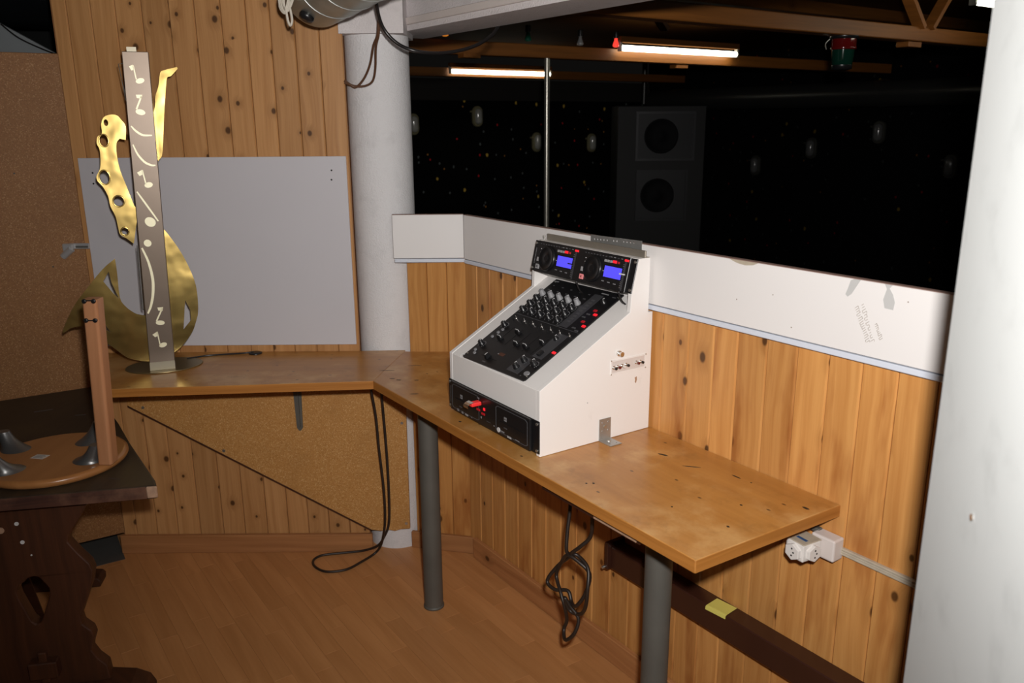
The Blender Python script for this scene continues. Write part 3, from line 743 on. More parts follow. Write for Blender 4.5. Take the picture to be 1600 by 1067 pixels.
for x, z, w, h, mt in ((-.416, .020, .010, .007, 'mark_grey'), (-.390, .019, .010, .007, 'mark_grey'), (-.365, .0185, .016, .006, 'btn_grey'), (-.40, .034, .016, .003, 'mark_dim'), (-.335, .019, .004, .003, 'mark_grey'),
                       (-.165, .026, .018, .004, 'mark_grey'), (-.130, .020, .020, .005, 'mark_white'), (-.09, .022, .020, .004, 'mark_grey'), (-.15, .041, .016, .003, 'mark_dim'), (-.21, .03, .004, .003, 'mark_grey'), (-.28, .036, .006, .006, 'mark_grey'), (-.295, .092, .010, .004, 'mark_grey'), (-.24, .033, .02, .0015, 'mark_dim')):
    dpatch('print_mark', mt, x-w/2, x+w/2, z-h/2, z+h/2)
b = MB(); b.cyl((-.185, -.0115, .026), (-.185, -.0135, .026), .0075, n=18); b.build('round_badge', 'mark_white', drv)
for x, z, w, h, mt in ((-.298, .071, .007, .007, 'led_red'), (-.262, .066, .008, .008, 'led_red'), (-.295, .056, .018, .006, 'led_dim'), (-.268, .050, .018, .006, 'led_dim')): dpatch('lit_button', mt, x-w/2, x+w/2, z-h/2, z+h/2, .014)
for x, z in ((-.477, .096), (-.477, .019), (-.006, .096), (-.006, .019)):
    b = MB(); b.cyl((x, -.004, z), (x, -.007, z), .0042, n=16); b.build('screw', 'screw', drv)
for k in range(12):
    b = MB(); b.box(-.4755, -.4725, -.0046, -.0038, .030+.0045*k, .033+.0045*k); b.build('brand_print', 'mark_grey', drv)
# USB stick
usb = thing('usb_stick', 'red and silver USB stick plugged into the lower CD drive', 'usb stick', mw=LF @ Matrix.Translation((-.287, -.012, .080)))
b = MB(); b.box(-.011, .011, -.034, 0, -.006, .006, .003, 2); b.build('body', 'usb_red', usb)
b = MB(); b.sweep([[Vector((-.013+dx, -.030-.020*sin(t), zz+ .008*cos(t)+dz)) for dx, dz in ((0, 0), (.026, 0), (.026, .0012), (0, .0012))] for t, zz in ((0, 0), (.5, -.001), (1.0, -.002), (1.5, -.003), (2.0, -.004))]); 
for f in b.bm.faces: f.smooth = False
b.build('swivel_cap', 'chrome', usb)

# ---- loose metal on and behind the console
b = MB(); b.box(-.462, .002, .362, .368, .5145, .5345, .0008); b.box(-.462, .002, .368, .380, .5145, .5162)
tag(b.build('metal_bar', 'alu', mw=KF), 'thin brownish metal bar lying along the console top', 'bar')
holes_ = [[(.745+.0145*k+.003*cos(t), 1.424+.0018*k*.4+.0032*sin(t)) for t in [2*pi*i/8 for i in range(8)]] for k in range(13) if k not in (5, 8)]
b = MB(); b.plate([(.728, 1.395), (.952, 1.402), (.952, 1.441), (.728, 1.436)], holes_, -.0165, -.0148)
tag(b.build('perforated_strip', 'galv', mw=WF), 'perforated galvanised steel strip fixed to the ledge behind the console', 'metal strip')
ab = thing('angle_bracket', 'galvanised steel angle bracket holding the console side to the desk', 'bracket', mw=KF @ Matrix.Translation((.0006, .208, 0)))
def hole(cx, cz, r, n=10): return [(cx+r*cos(2*pi*i/n), cz+r*sin(2*pi*i/n)) for i in range(n)]
b = MB(); b.plate([(0, .0008), (.042, .0008), (.042, .066), (0, .066)], [hole(.010, .055, .0022), (hole(.031, .055, .0022)), hole(.010, .030, .0022), hole(.031, .03, .0022)], 0, .0025, fn=lambda x, y, z: (y, x, z)); b.build('upright', 'galv', ab)
b = MB(); b.plate([(.0025, 0), (.052, 0), (.052, .042), (.0025, .042)], [hole(.034, .011, .0026), hole(.042, .030, .0022)], .0006, .0031, fn=lambda x, y, z: (x, z, y)); b.build('foot', 'galv', ab)
for p, q in (((.0025, .020, .042), (.0048, .020, .042)), ):
    b = MB(); b.cyl(p, q, .0062, .005, n=16); b.build('screw', 'screw', ab)
b = MB(); b.cyl((.020, .021, .0031), (.020, .021, .0055), .0062, .005, n=16); b.build('screw', 'screw', ab)

# ------------------------------------------------------------------ saxophone sculpture
SX = thing('saxophone_sculpture', 'flat brass saxophone sculpture on a bronze post with music notes', 'sculpture', (-1.309, 2.985, DESK), radians(21))
SX.scale = (.945, 1, 1)
def smooth_loop(pts, sub=4): 
    n = len(pts); P = [Vector((*p, 0)) for p in pts]; out = []
    for i in range(n):
        p0, p1, p2, p3 = P[i-1], P[i], P[(i+1) % n], P[(i+2) % n]
        a1 = (p1-p0).normalized(); a2 = (p2-p1).normalized(); a3 = (p3-p2).normalized()
        for k in range(sub):
            t = k/sub
            m1 = (p2-p0)*.5 if a1.dot(a2) > .45 else (p2-p1)
            m2 = (p3-p1)*.5 if a2.dot(a3) > .45 else (p2-p1)
            h = (2*t**3-3*t*t+1)*p1 + (t**3-2*t*t+t)*m1 + (-2*t**3+3*t*t)*p2 + (t**3-t*t)*m2
            out.append((h.x, h.y))
    return out
horn = [(0.1687,1.0788),(0.171,1.0733),(0.1451,1.0487),(0.1312,1.0433),(0.1237,1.0129),(0.1164,0.974),(0.104,0.901),(0.0869,0.7925),(0.0751,0.7665),(0.0489,0.7452),(0.0311,0.7454),(0.0442,0.8559),(0.0551,0.8786),(0.0783,0.9462),(0.0833,0.9798),(0.0976,1.0131),(0.1085,1.0572),(0.1212,1.067)]
neck = [(-0.054,0.9162),(-0.0423,0.902),(-0.0294,0.8792),(-0.0351,0.8336),(-0.0551,0.8383),(-0.0672,0.8224),(-0.0712,0.7821),(-0.066,0.7298),(-0.0518,0.6769),(-0.0334,0.6074),(-0.0245,0.5817),(-0.0501,0.4719),(-0.0748,0.4928),(-0.0931,0.5069),(-0.0972,0.5311),(-0.1013,0.5703),(-0.1145,0.608),(-0.1179,0.6419),(-0.1324,0.6775),(-0.1467,0.6952),(-0.1479,0.7128),(-0.1335,0.7361),(-0.1279,0.7651),(-0.1264,0.8027),(-0.1332,0.8228),(-0.1278,0.8457),(-0.1116,0.857),(-0.1107,0.8855),(-0.0986,0.9109),(-0.0741,0.9192)]
bowl = [(-0.1238,0.4191),(-0.1227,0.3987),(-0.1222,0.3646),(-0.1235,0.277),(-0.1089,0.2453),(-0.0869,0.2229),(-0.0636,0.2099),(-0.0259,0.2128),(0.0154,0.3011),(0.0356,0.5289),(0.0447,0.5288),(0.0638,0.5105),(0.105,0.4432),(0.1343,0.3751),(0.1541,0.3001),(0.153,0.2115),(0.1403,0.1668),(0.1203,0.1251),(0.0775,0.0767),(0.0336,0.0496),(-0.0221,0.0316),(-0.0661,0.0333),(-0.0966,0.042),(-0.1264,0.0554),(-0.1713,0.0981),(-0.2159,0.1405),(-0.2165,0.1823),(-0.2944,0.1829),(-0.3312,0.1652),(-0.3331,0.1736),(-0.3116,0.215),(-0.2797,0.2655),(-0.2357,0.3155),(-0.1712,0.3836)]
cuts = [[(-0.151,0.3741),(-0.1458,0.3336),(-0.127,0.2739),(-0.1457,0.296),(-0.1739,0.3401)], [(-0.218,0.2175),(-0.1926,0.1981),(-0.1717,0.1531),(-0.1991,0.1726),(-0.2153,0.1823)], [(0.1086,0.25),(0.1232,0.2117),(0.1222,0.1734),(0.0906,0.1401),(0.1001,0.1991)]]
ringh = [((-0.094,0.8922),.0076,.0114),((-0.1085,0.8324),.0155,.021),((-0.1215,0.7074),.018,.0245),((-0.084,0.6239),.0195,.019),((-0.0755,0.5174),.0135,.0135)]
def ell(c, rx, rz, n=20): return [(c[0]+rx*cos(2*pi*i/n), c[1]+rz*sin(2*pi*i/n)) for i in range(n)]
def bend(k, x0, lean=0.0, z0=0.0): return lambda x, y, z: (x, y + .015 + k*(x-x0)**2 + lean*(z-z0), z)
b = MB(); b.plate(smooth_loop(horn, 3), (), 0, .0025, fn=lambda x, y, z: (x, y + .015 - .05*(x-.09) + .03*(z-.88), z)); b.build('mouthpiece', 'brass', SX)
b = MB(); b.plate(smooth_loop(neck, 3), [ell(*h) for h in ringh], 0, .0025, fn=bend(0, -.09, .035, .7)); nk = b.build('neck_plate', 'brass', SX)
for c, rx, rz in ringh[1:]:
    b = MB(); n = 22
    fn = bend(0, -.09, .035, .7)
    b.tube([fn(c[0]+rx*cos(2*pi*i/n), -.001, c[1]+rz*sin(2*pi*i/n)) for i in range(n+1)], .0028, 6, 1, False); b.build('key_ring', 'brass', nk)
b = MB(); b.plate(smooth_loop(bowl, 3), cuts, 0, .0025, fn=bend(0, -.02, .05, .2)); b.build('bell_plate', 'brass', SX)
# post: a folded sheet box, slightly leaning
def px_(z): return -.045 + .035*z/1.124, .046 + .032*z/1.124
b = MB()
r0, r1 = [], []
for z, L in ((.004, r0), (1.124, r1)):
    x0, x1 = px_(z); L += [Vector((x0, -.032, z)), Vector((x1, -.032, z)), Vector((x1, .012, z)), Vector((x0, .012, z))]
b.sweep([r0, r1])
for f in b.bm.faces: f.smooth = False
post = b.build('post', 'bronze', SX)
m = post.modifiers.new('bevel', 'BEVEL'); m.width = .002; m.segments = 2
b = MB(); b.plate([(-.0455, .005), (.0462, .005), (.0468, .036), (-.0448, .036)], (), -.0336, -.0322); b.build('foot_sleeve', 'silver_tag', post)
b = MB(); b.box(.006, .038, -.012, -.010, 1.124, 1.140); b.build('top_tab', 'silver_tag', post)
b = MB(); b.tube([(-.012, -.02, 1.085), (-.026, -.022, 1.084), (-.020, -.022, 1.02), (-.010, -.02, .96)], .0015, 6, 1, False); b.tube([(-.026, -.022, 1.084), (-.016, -.022, .965)], .0012, 6, 1, False); b.build('wire_clip', 'pipe', post)
b = MB(); b.tube([(-.038, -.030, .47), (-.047, -.030, .24), (-.043, -.030, .235), (-.034, -.030, .46)], .0016, 6, 1, False); b.build('wire_clip', 'pipe', post)
YN0, YN1 = -.0345, -.0315
def inlay(name, *polys):
    b = MB()
    for p in polys: b.plate(p, (), YN0, YN1)
    return b.build(name, 'brass_glare', post)
def stroke(pts, w0, w1=None):
    P = catmull([Vector((*p, 0)) for p in pts], 6) if len(pts) > 2 else [Vector((*p, 0)) for p in pts]
    L, R_ = [], []
    for i, p in enumerate(P):
        d = (P[min(i+1, len(P)-1)]-P[max(i-1, 0)]).normalized(); q = Vector((-d.y, d.x, 0))
        t = i/(len(P)-1); w = (w0 + ((w1 or w0)-w0)*sin(pi*t))*.5
        L.append(((p+q*w).x, (p+q*w).y)); R_.append(((p-q*w).x, (p-q*w).y))
    return L + R_[::-1]
def tilt_ell(c, rx, rz, a, n=18):
    return [(c[0]+rx*cos(t)*cos(a)-rz*sin(t)*sin(a), c[1]+rx*cos(t)*sin(a)+rz*sin(t)*cos(a)) for t in [2*pi*i/n for i in range(n)]]
inlay('music_note', [(.0084, 1.0761), (.0227, 1.0814), (.0236, 1.0650), (.0145, 1.0625)], stroke([(.0225, 1.079), (.0275, 1.034)], .004), tilt_ell((.0396, 1.0292), .0150, .0085, .25))
inlay('music_note', [(.020, .984), (.0415, .984), (.038, .971), (.022, .973)], stroke([(.0385, .980), (.0165, .936)], .0055), tilt_ell((.0287, .9265), .0165, .0095, -.2))
inlay('note_arc', stroke([(-.0081, .8805), (.006, .8636), (.0275, .8499), (.0586, .8486)], .004, .0075))
inlay('note_arc', stroke([(-.0095, .8186), (.0022, .7862), (.0223, .7592), (.0443, .7476), (.0588, .7469)], .004, .0075))
inlay('music_note', [(-.0073, .7233), (.012, .7329), (.013, .717), (.0, .711)], stroke([(.0115, .731), (.0185, .683)], .0045), tilt_ell((.0273, .6797), .0145, .0095, .2))
inlay('note_stroke', stroke([(-.0154, .6579), (.0105, .6133), (.0460, .5522)], .0045, .0065))
inlay('note_head', tilt_ell((.0178, .5506), .0195, .0165, -.5)); inlay('note_head', tilt_ell((-.0001, .4761), .0135, .0125, -.4))
inlay('note_arc', stroke([(-.0218, .46), (-.0052, .4084), (.0026, .3472), (-.0028, .2916), (-.0153, .2481), (-.0289, .2213)], .006, .010))
inlay('music_note', [(.007, .2405), (.0278, .2403), (.024, .226), (.009, .229)], stroke([(.0245, .237), (-.002, .190)], .0055), tilt_ell((.0108, .1832), .0160, .0085, -.1))
inlay('music_note', [(-.0219, .1409), (-.0034, .1516), (-.002, .135), (-.014, .131)], stroke([(-.004, .150), (.001, .099)], .0042), tilt_ell((.0115, .0991), .0145, .0085, .25))
# oval base plate
b = MB(); b.lathe([(.128, .0), (.130, .0015), (.128, .004)], 56); o = b.build('base_plate', 'base_plate', SX, loc=(.005, .035, .0004)); o.scale = (1.12, .80, 1)

# ------------------------------------------------------------------ old dark table at the left
TA = math.atan2(.078, .396)
tab = thing('trestle_table', 'old dark wooden trestle table with carved end board at the left', 'table', (0, 0, 0))
tz = .76; tt = .042
poly = [(-1.034, 2.222), (-1.055, 2.262), (-1.263, 2.562), (-1.381, 2.742), (-1.68, 3.165), (-2.02, 2.955), (-2.5, 2.66), (-1.95, 2.045)]
b = MB()
lo = [b.bm.verts.new((x, y, tz-tt)) for x, y in poly]; hi = [b.bm.verts.new((x, y, tz)) for x, y in poly]
b.bm.faces.new(lo[::-1]); b.bm.faces.new(hi)
for i in range(len(poly)): b.bm.faces.new((lo[i], lo[(i+1) % len(poly)], hi[(i+1) % len(poly)], hi[i]))
o = b.build('table_top', 'dark_table', tab); m = o.modifiers.new('bevel', 'BEVEL'); m.width = .006; m.segments = 3; m.limit_method = 'ANGLE'
P_ = Vector((-1.95, 2.045, 0)); d_ = Vector((-1.034, 2.222, 0)) - P_
EM = Matrix.Translation(P_) @ Matrix.Rotation(atan2(d_.y, d_.x), 4, 'Z')
b = MB(); b.box(0, d_.length-.03, -.004, .002, tz-tt+.003, tz-.002, .002); b.build('worn_edge', 'worn_edge', tab, mw=EM)
b = MB(); b.box(d_.length-.03, d_.length, -.004, .004, tz-tt+.004, tz-.002, .003); b.build('worn_corner', 'worn_tip', tab, mw=EM)
# scratches on the top
b = MB()
for (x, y, l, w, a_) in ((-1.72, 2.88, .06, .010, .5), (-1.45, 2.72, .03, .004, .3), (-1.30, 2.26, .06, .0025, .1), (-1.18, 2.27, .04, .002, -.2), (-1.56, 2.83, .035, .008, .2)):
    b.box(-l/2, l/2, -w/2, w/2, 0, .0006, mat=Matrix.Translation((x, y, tz)) @ Matrix.Rotation(a_, 4, 'Z'))
b.build('scratches', 'grey_panel', tab)
# carved trestle end board (near) and the far one
right_sil = [(-1.256, .715), (-1.258, .690), (-1.290, .640), (-1.318, .600), (-1.322, .578), (-1.300, .540), (-1.272, .500), (-1.266, .475), (-1.275, .435), (-1.302, .370), (-1.321, .325), (-1.318, .300), (-1.295, .275), (-1.290, .252), (-1.300, .225), (-1.304, .208), (-1.290, .178), (-1.266, .150), (-1.262, .10)]
cxm = -1.435
rs_ = smooth_loop(right_sil, 1)
outl = right_sil + [(2*cxm-x, z) for x, z in right_sil[::-1]]
heart = [(-1.428,.478),(-1.446,.474),(-1.458,.462),(-1.472,.455),(-1.483,.432),(-1.480,.410),(-1.456,.330),(-1.446,.318),(-1.434,.320),(-1.427,.331),(-1.395,.410),(-1.393,.432),(-1.402,.450),(-1.411,.465),(-1.418,.475)]
def trestle(dy, lab):
    TF = Matrix.Translation((cxm, 2.225+dy, 0)) @ Matrix.Rotation(TA, 4, 'Z')
    b = MB(); b.plate([(x-cxm, z) for x, z in outl], [[(x-cxm, z) for x, z in heart]], -.022, .022); o = b.build('end_board', 'dark_leg', tab, mw=TF)
    m = o.modifiers.new('bevel', 'BEVEL'); m.width = .004; m.segments = 2; m.limit_method = 'ANGLE'
    b = MB(); b.plate([(-.30, .001), (.285, .001), (.290, .03), (.275, .062), (.235, .085), (.16, .10), (-.16, .10), (-.26, .085), (-.30, .05)], (), -.045, .045); f = b.build('foot', 'dark_leg', tab, mw=TF)
    m = f.modifiers.new('bevel', 'BEVEL'); m.width = .006; m.segments = 2; m.limit_method = 'ANGLE'
    return TF, o
TF, eb = trestle(0, 'near')
for x, z, r in ((.033, .655, .0065), (.040, .595, .006), (.055, .545, .003)):
    pass
for x, z, r in ((-.005, .652, .006), (.002, .592, .006), (.02, .548, .0025), (-.05, .635, .010)):
    b = MB(); b.cyl((x-.01, -.0235, z), (x-.01, -.021, z), r, n=12); b.build('pale_plug', 'worn_tip' if r > .008 else 'mark_white', eb)
b = MB(); b.box(-.04, .04, -.06, -.02, .15, .205, .003); b.build('tenon', 'dark_leg', tab, mw=TF)
b = MB(); b.box(-.012, .012, -.05, -.03, .13, .235, .003); b.build('wedge', 'dark_leg', tab, mw=TF)
b = MB(); b.box(-.03, .03, .02, .86, .155, .20, .003); b.build('stretcher', 'dark_leg', tab, mw=TF @ Matrix.Rotation(radians(26.4), 4, 'Z'))
FT = Matrix.Translation((-1.965, 2.915, 0)) @ Matrix.Rotation(radians(10), 4, 'Z')
b = MB(); b.plate([((x-cxm)*.6, z) for x, z in outl], (), -.022, .022); b.build('end_board', 'dark_leg', tab, mw=FT)
b = MB(); b.plate([(-.11, .001), (.325, .001), (.328, .025), (.318, .038), (.29, .042), (-.10, .042), (-.11, .04)], (), -.04, .04); f = b.build('foot', 'dark_leg', tab, mw=FT)
m = f.modifiers.new('bevel', 'BEVEL'); m.width = .012; m.segments = 3; m.limit_method = 'ANGLE'

# upturned round stool seat
st = thing('stool_seat', 'round varnished stool seat lying upside down on the dark table', 'stool', (-1.412, 2.392, tz))
b = MB(); b.lathe([(.192, .0005), (.200, .004), (.204, .012), (.203, .019), (.198, .0245), (.192, .026)], 72); b.build('seat', 'beech', st)
for cx_, cy_, an in ((.055, .125, 62), (.130, -.045, -20), (-.165, .055, 162), (-.085, -.125, 236)):
    q = radians(an); c = Vector((cx_, cy_, 0)); dr = Vector((cos(q), sin(q), 0)); sd = Vector((-dr.y, dr.x, 0))
    b = MB(); rings = []
    for r1_, r2_, off, h in ((.046, .040, -.012, .0), (.042, .036, -.010, .004), (.033, .030, -.002, .011), (.026, .025, .008, .021), (.022, .021, .016, .033), (.019, .0185, .023, .046), (.0175, .017, .027, .056)):
        rings.append([c + dr*(off + r1_*cos(2*pi*i/28)) + sd*(r2_*sin(2*pi*i/28)) + Vector((0, 0, .026+h)) for i in range(28)])
    b.sweep(rings); b.build('leg_socket', 'flare', st)
b = MB(); b.box(-.022, .022, -.016, .016, .0262, .0266, mat=Matrix.Translation((-.043, -.012, 0)) @ Matrix.Rotation(radians(-12), 4, 'Z')); lb = b.build('paper_label', 'paper_white', st)
b = MB()
for k in range(4): b.box(-.017, .017-.006*(k % 2), -.010+.006*k, -.007+.006*k, .02665, .0268, mat=Matrix.Translation((-.043, -.012, 0)) @ Matrix.Rotation(radians(-12), 4, 'Z'))
b.build('label_print', 'mark_grey', lb)
# wooden post standing on its rim
pst = thing('wooden_post', 'upright beech post with four dark bolts standing on the stool seat rim', 'post', (-1.222, 2.335, tz+.0262))
b = MB(); rings = []
for z, dx, dy in ((0, 0, 0), (.512, .036, -.028)):
    rings.append([Vector((dx+x, dy+y, z)) for x, y in ((-.018, -.024), (.016, -.027), (.021, -.021), (.021, .018), (-.018, .020), (-.023, .014), (-.023, -.018))])
b.sweep(rings)
for f in b.bm.faces: f.smooth = False
po = b.build('shaft', 'beech_post', pst)
m = po.modifiers.new('bevel', 'BEVEL'); m.width = .003; m.segments = 2; m.limit_method = 'ANGLE'
for z in (.512, .452):
    lean = Vector((.036, -.028, 0))*(z/.512)
    for x in (-.013, .013):
        c = lean + Vector((x, -.027, z-.004 if z > .5 else z))
        b = MB(); b.lathe([(.0065, 0), (.0065, .0035), (.005, .005), (.003, .0052)], 16); o = b.build('bolt', 'flare' if False else 'black_plastic', pst, mw=Matrix.Translation(c + Vector((0, .002, 0))) @ Matrix.Rotation(pi/2, 4, 'X'))
    c = lean + Vector((0, -.0265, z-.002 if z > .5 else z))
    b = MB(); b.box(-.015, .015, -.002, .001, -.0016, .0016); b.build('bolt_plate', 'black_plastic', pst, loc=c)

# ------------------------------------------------------------------ latch at the chipboard edge
lt = thing('latch', 'small chrome hinge latch on the edge of the chipboard wall', 'latch', mw=Matrix.Translation((-1.652, 3.20, 1.318)))
b = MB(); b.box(-.055, .022, -.006, 0, -.010, .012, .002); b.build('plate', 'latch_metal', lt)
b = MB(); b.box(-.075, -.035, -.022, -.004, -.018, .012, .004); b.build('knuckle', 'latch_metal', lt)
b = MB(); b.cyl((-.078, -.016, -.038), (-.040, -.018, -.008), .013, n=16); b.build('barrel', 'latch_metal', lt)
b = MB(); b.box(-.03, .018, -.0068, -.006, -.006, .002); b.build('slot', 'pipe', lt)

# ------------------------------------------------------------------ cables
b = MB(); b.tube([(-.556, 3.02, DESK-T), (-.552, 3.06, .80), (-.538, 3.08, .656), (-.532, 3.08, .522), (-.523, 3.08, .384), (-.521, 3.085, .271), (-.528, 3.10, .172), (-.552, 3.14, .07), (-.585, 3.165, .012), (-.635, 3.10, .006), (-.687, 3.041, .006), (-.763, 3.027, .006), (-.819, 3.068, .006), (-.836, 3.12, .006), (-.806, 3.160, .006), (-.716, 3.180, .006), (-.64, 3.185, .012), (-.575, 3.165, .045), (-.540, 3.14, .10), (-.516, 3.13, .165), (-.508, 3.12, .28), (-.508, 3.12, .45), (-.513, 3.12, .615), (-.515, 3.10, .75), (-.516, 3.08, DESK-T)], .0052, 10)
tag(b.build('loose_cable', 'cable_dark'), 'dark cable looping from the corner desk down to the laminate floor', 'cable')
o_ = -.3
def wl(pts, o=o_, wig=0): return [wp(s, o + wig*sin(i*1.7), z) for i, (s, z) in enumerate(pts)]
kn = [(.972, .855), (.977, .718), (.984, .631), (.991, .575), (.985, .55), (.926, .49), (.897, .432), (.933, .419), (.973, .428), (.998, .404), (1.038, .419), (1.066, .469), (1.068, .527), (1.035, .556), (.995, .562), (.947, .51), (.917, .454), (.960, .423), (.980, .390), (.971, .33), (.961, .293), (.990, .280), (1.021, .315), (1.022, .359), (.998, .392), (.985, .42), (.993, .375), (1.03, .38), (1.072, .43), (1.085, .49), (1.065, .545), (1.02, .566), (1.012, .575), (1.045, .610), (1.068, .645), (1.086, .705), (1.10, .80), (1.105, .855)]
b = MB(); b.tube(wl(kn, -.3, .012), .0056, 10, 6)
tag(b.build('knotted_cable', 'cable_dark'), 'dark cable tied in a loose knot hanging under the desk front', 'cable')
b = MB(); b.tube([(-1.262, 3.10, DESK+.005), (-1.20, 3.145, DESK+.004), (-1.12, 3.165, DESK+.004), (-1.06, 3.175, DESK+.005), (-1.03, 3.19, DESK+.006)], .0035, 8)
tag(b.build('thin_cable', 'cable_black'), 'thin black cable on the desk behind the saxophone sculpture', 'cable')
b = MB(); b.lathe([(.026, 0), (.026, .003), (.018, .006), (.010, .006)], 24)
tag(b.build('cable_grommet', 'black_plastic', loc=(-1.022, 3.186, DESK+.0004)), 'small black round grommet on the desk below the white sheet', 'grommet')
b = MB(); b.tube([(-.40, 2.62, 2.30), (-.43, 2.88, 2.22), (-.440, 2.94, 2.15), (-.430, 2.99, 2.085), (-.386, 3.0, 2.034), (-.321, 3.0, 2.007), (-.238, 3.05, 2.004), (-.151, 3.10, 2.022), (-.084, 3.15, 2.056), (-.043, 3.2, 2.104), (-.02, 3.22, 2.19)], .0062, 10)
tag(b.build('hanging_cable', 'cable_black'), 'black cable sagging below the lintel in front of the column', 'cable')
b = MB(); b.tube([(-.452, 3.055, 2.125), (-.462, 3.08, 2.07), (-.484, 3.12, 2.037), (-.507, 3.165, 1.976), (-.536, 3.195, 1.929), (-.569, 3.208, 1.899), (-.590, 3.208, 1.908), (-.612, 3.212, 1.922)], .0042, 8)
b.tube([(-.448, 3.055, 2.125), (-.458, 3.08, 2.07), (-.476, 3.12, 2.030), (-.488, 3.165, 1.965), (-.505, 3.195, 1.920), (-.535, 3.205, 1.903), (-.575, 3.208, 1.903), (-.612, 3.212, 1.915)], .0042, 8)
tag(b.build('brown_cable', 'cable_brown'), 'pair of brown cables curving from the lintel trunking to the pine wall', 'cable')
# trunking on the lintel
b = MB(); b.box(-.38, 3.0, -.097, -.085, 2.125, 2.150, .002)
tag(b.build('cable_trunking', 'plastic_old', mw=WF), 'narrow white cable trunking along the lintel face', 'trunking')

# ------------------------------------------------------------------ items on the right wall
tk = thing('wall_trunking', 'narrow pale cable trunking running right from the surface socket box', 'trunking', mw=WF.copy())
for k in range(3):
    b = MB(); b.box(1.655, 2.3, -.006-.001*(k % 2), .004, .765+.006*k, .7705+.006*k, .001); b.build('trunking_strip', 'trunking', tk)
sb = thing('socket_box', 'off-white surface junction box on the pine boards below the desk end', 'socket box', mw=WF.copy())
b = MB(); b.box(1.592, 1.656, -.036, .003, .752, .808, .004, 2); b.build('box', 'plastic_old', sb)
b = MB(); b.box(1.575, 1.60, -.018, -.002, .800, .812, .002); b.build('cable_entry', 'pipe', sb)
ad = thing('plug_adapter', 'white triple plug adapter plugged in beside the junction box', 'adapter', mw=WF @ Matrix.Translation((1.598, -.072, .783)) @ Matrix.Rotation(radians(-6), 4, 'Z'))
b = MB(); b.box(-.026, .026, -.030, .030, -.024, .020, .003, 2); b.build('body', 'plastic_white', ad)
b = MB(); b.box(-.0265, .0265, -.0305, .0305, .0195, .0225, .001); b.build('top_cap', 'trunking', ad)
b = MB(); b.box(-.014, .016, -.012, -.004, .0225, .0232); b.build('printed_mark', 'tape_blue', ad)
hexa = [(.021*cos(radians(60*i))*1.0, .013*sin(radians(60*i))*1.75) for i in range(6)]
for mw in (Matrix.Translation((0, -.030, -.004)), Matrix.Translation((-.026, 0, -.004)) @ Matrix.Rotation(radians(-90), 4, 'Z'), Matrix.Translation((.026, 0, -.004)) @ Matrix.Rotation(radians(90), 4, 'Z')):
    b = MB(); b.plate([(z, x) for x, z in hexa], (), -.010, .002); s_ = b.build('socket_face', 'plastic_white', ad, mw=mw)
    m = s_.modifiers.new('bevel', 'BEVEL'); m.width = .0015; m.segments = 2
    b = MB()
    for x, z in ((0, .009), (0, -.009), (.005, 0)): b.cyl((x, -.0104, z), (x, -.0098, z), .0024, n=10)
    b.build('pin_hole', 'black_matte', s_)
ch = thing('brown_channel', 'dark brown painted steel channel along the wall below the desk', 'channel', mw=WF.copy())
b = MB(); b.box(.90, 2.4, -.056, .003, .388, .464, .003); b.build('profile', 'brown_paint', ch)
b = MB(); b.box(.885, .900, -.07, .003, .388, .480, .001); b.build('end_plate', 'brown_paint', ch)
b = MB(); b.cyl((.884, -.05, .394), (.884, -.078, .391), .005, n=10); b.build('bolt', 'screw', ch)
nt_ = thing('sticky_note', 'yellow sticky note lying on the dark brown channel', 'note', mw=WF @ Matrix.Translation((1.332, -.032, .4646)) @ Matrix.Rotation(radians(6), 4, 'Z'))
b = MB(); rr = []
for y, z in ((.026, .0008), (-.010, .0006), (-.022, .0006), (-.0275, -.001), (-.0285, -.010)):
    rr.append((y, z))
for i in range(len(rr)-1):
    (y0, z0), (y1, z1) = rr[i], rr[i+1]
    b.face([(-.033, y0, z0), (.033, y0, z0), (.033, y1, z1), (-.033, y1, z1)])
bmesh.ops.remove_doubles(b.bm, verts=b.bm.verts[:], dist=1e-5)
o = b.build('paper', 'note_yellow', nt_); m = o.modifiers.new('solid', 'SOLIDIFY'); m.thickness = .0005; m.offset = 1

# ------------------------------------------------------------------ spiral duct overhead
DS = Vector((-.650, 2.995, 2.205)); DD = Vector((AV.x*.97, AV.y*.92, .10)).normalized()
DQ = DD.to_track_quat('Z', 'Y').to_matrix().to_4x4()
sd_ = thing('spiral_duct', 'galvanised spiral ventilation duct overhead beside the lintel', 'duct', mw=Matrix.Translation(DS) @ DQ)
pv = Vector((.02, -.55, -.42)); pv = (pv - DD*pv.dot(DD)).normalized()
CAPM = (Matrix.Translation(DS) @ DQ).inverted() @ (Matrix.Translation(DS + DD*.06 + pv*.118) @ pv.to_track_quat('Z', 'Y').to_matrix().to_4x4())
b = MB(); b.cyl((0, 0, 0), (0, 0, 1.9), .122, n=40, cap=False)
bm_ = b.bm; b.cyl((0, 0, .002), (0, 0, .012), .118, n=40)
b.build('pipe', 'spiral', sd_)
for k in range(12):
    b = MB(); n = 40; z0 = .07+.12*k
    b.tube([(.1225*cos(2*pi*i/n), .1225*sin(2*pi*i/n), z0+.10*i/n) for i in range(n+1)], .0022, 6, 1, False); b.build('seam_rib', 'galv', sd_)
b = MB(); b.lathe([(.024, 0), (.026, .008), (.022, .018), (.010, .022)], 20); b.build('black_cap', 'black_plastic', sd_, mw=CAPM)
b = MB(); b.cyl((-.12, 0, .06), (-.145, 0, .06), .02, n=16); b.build('clamp_knob', 'black_plastic', sd_)
cb = MB()
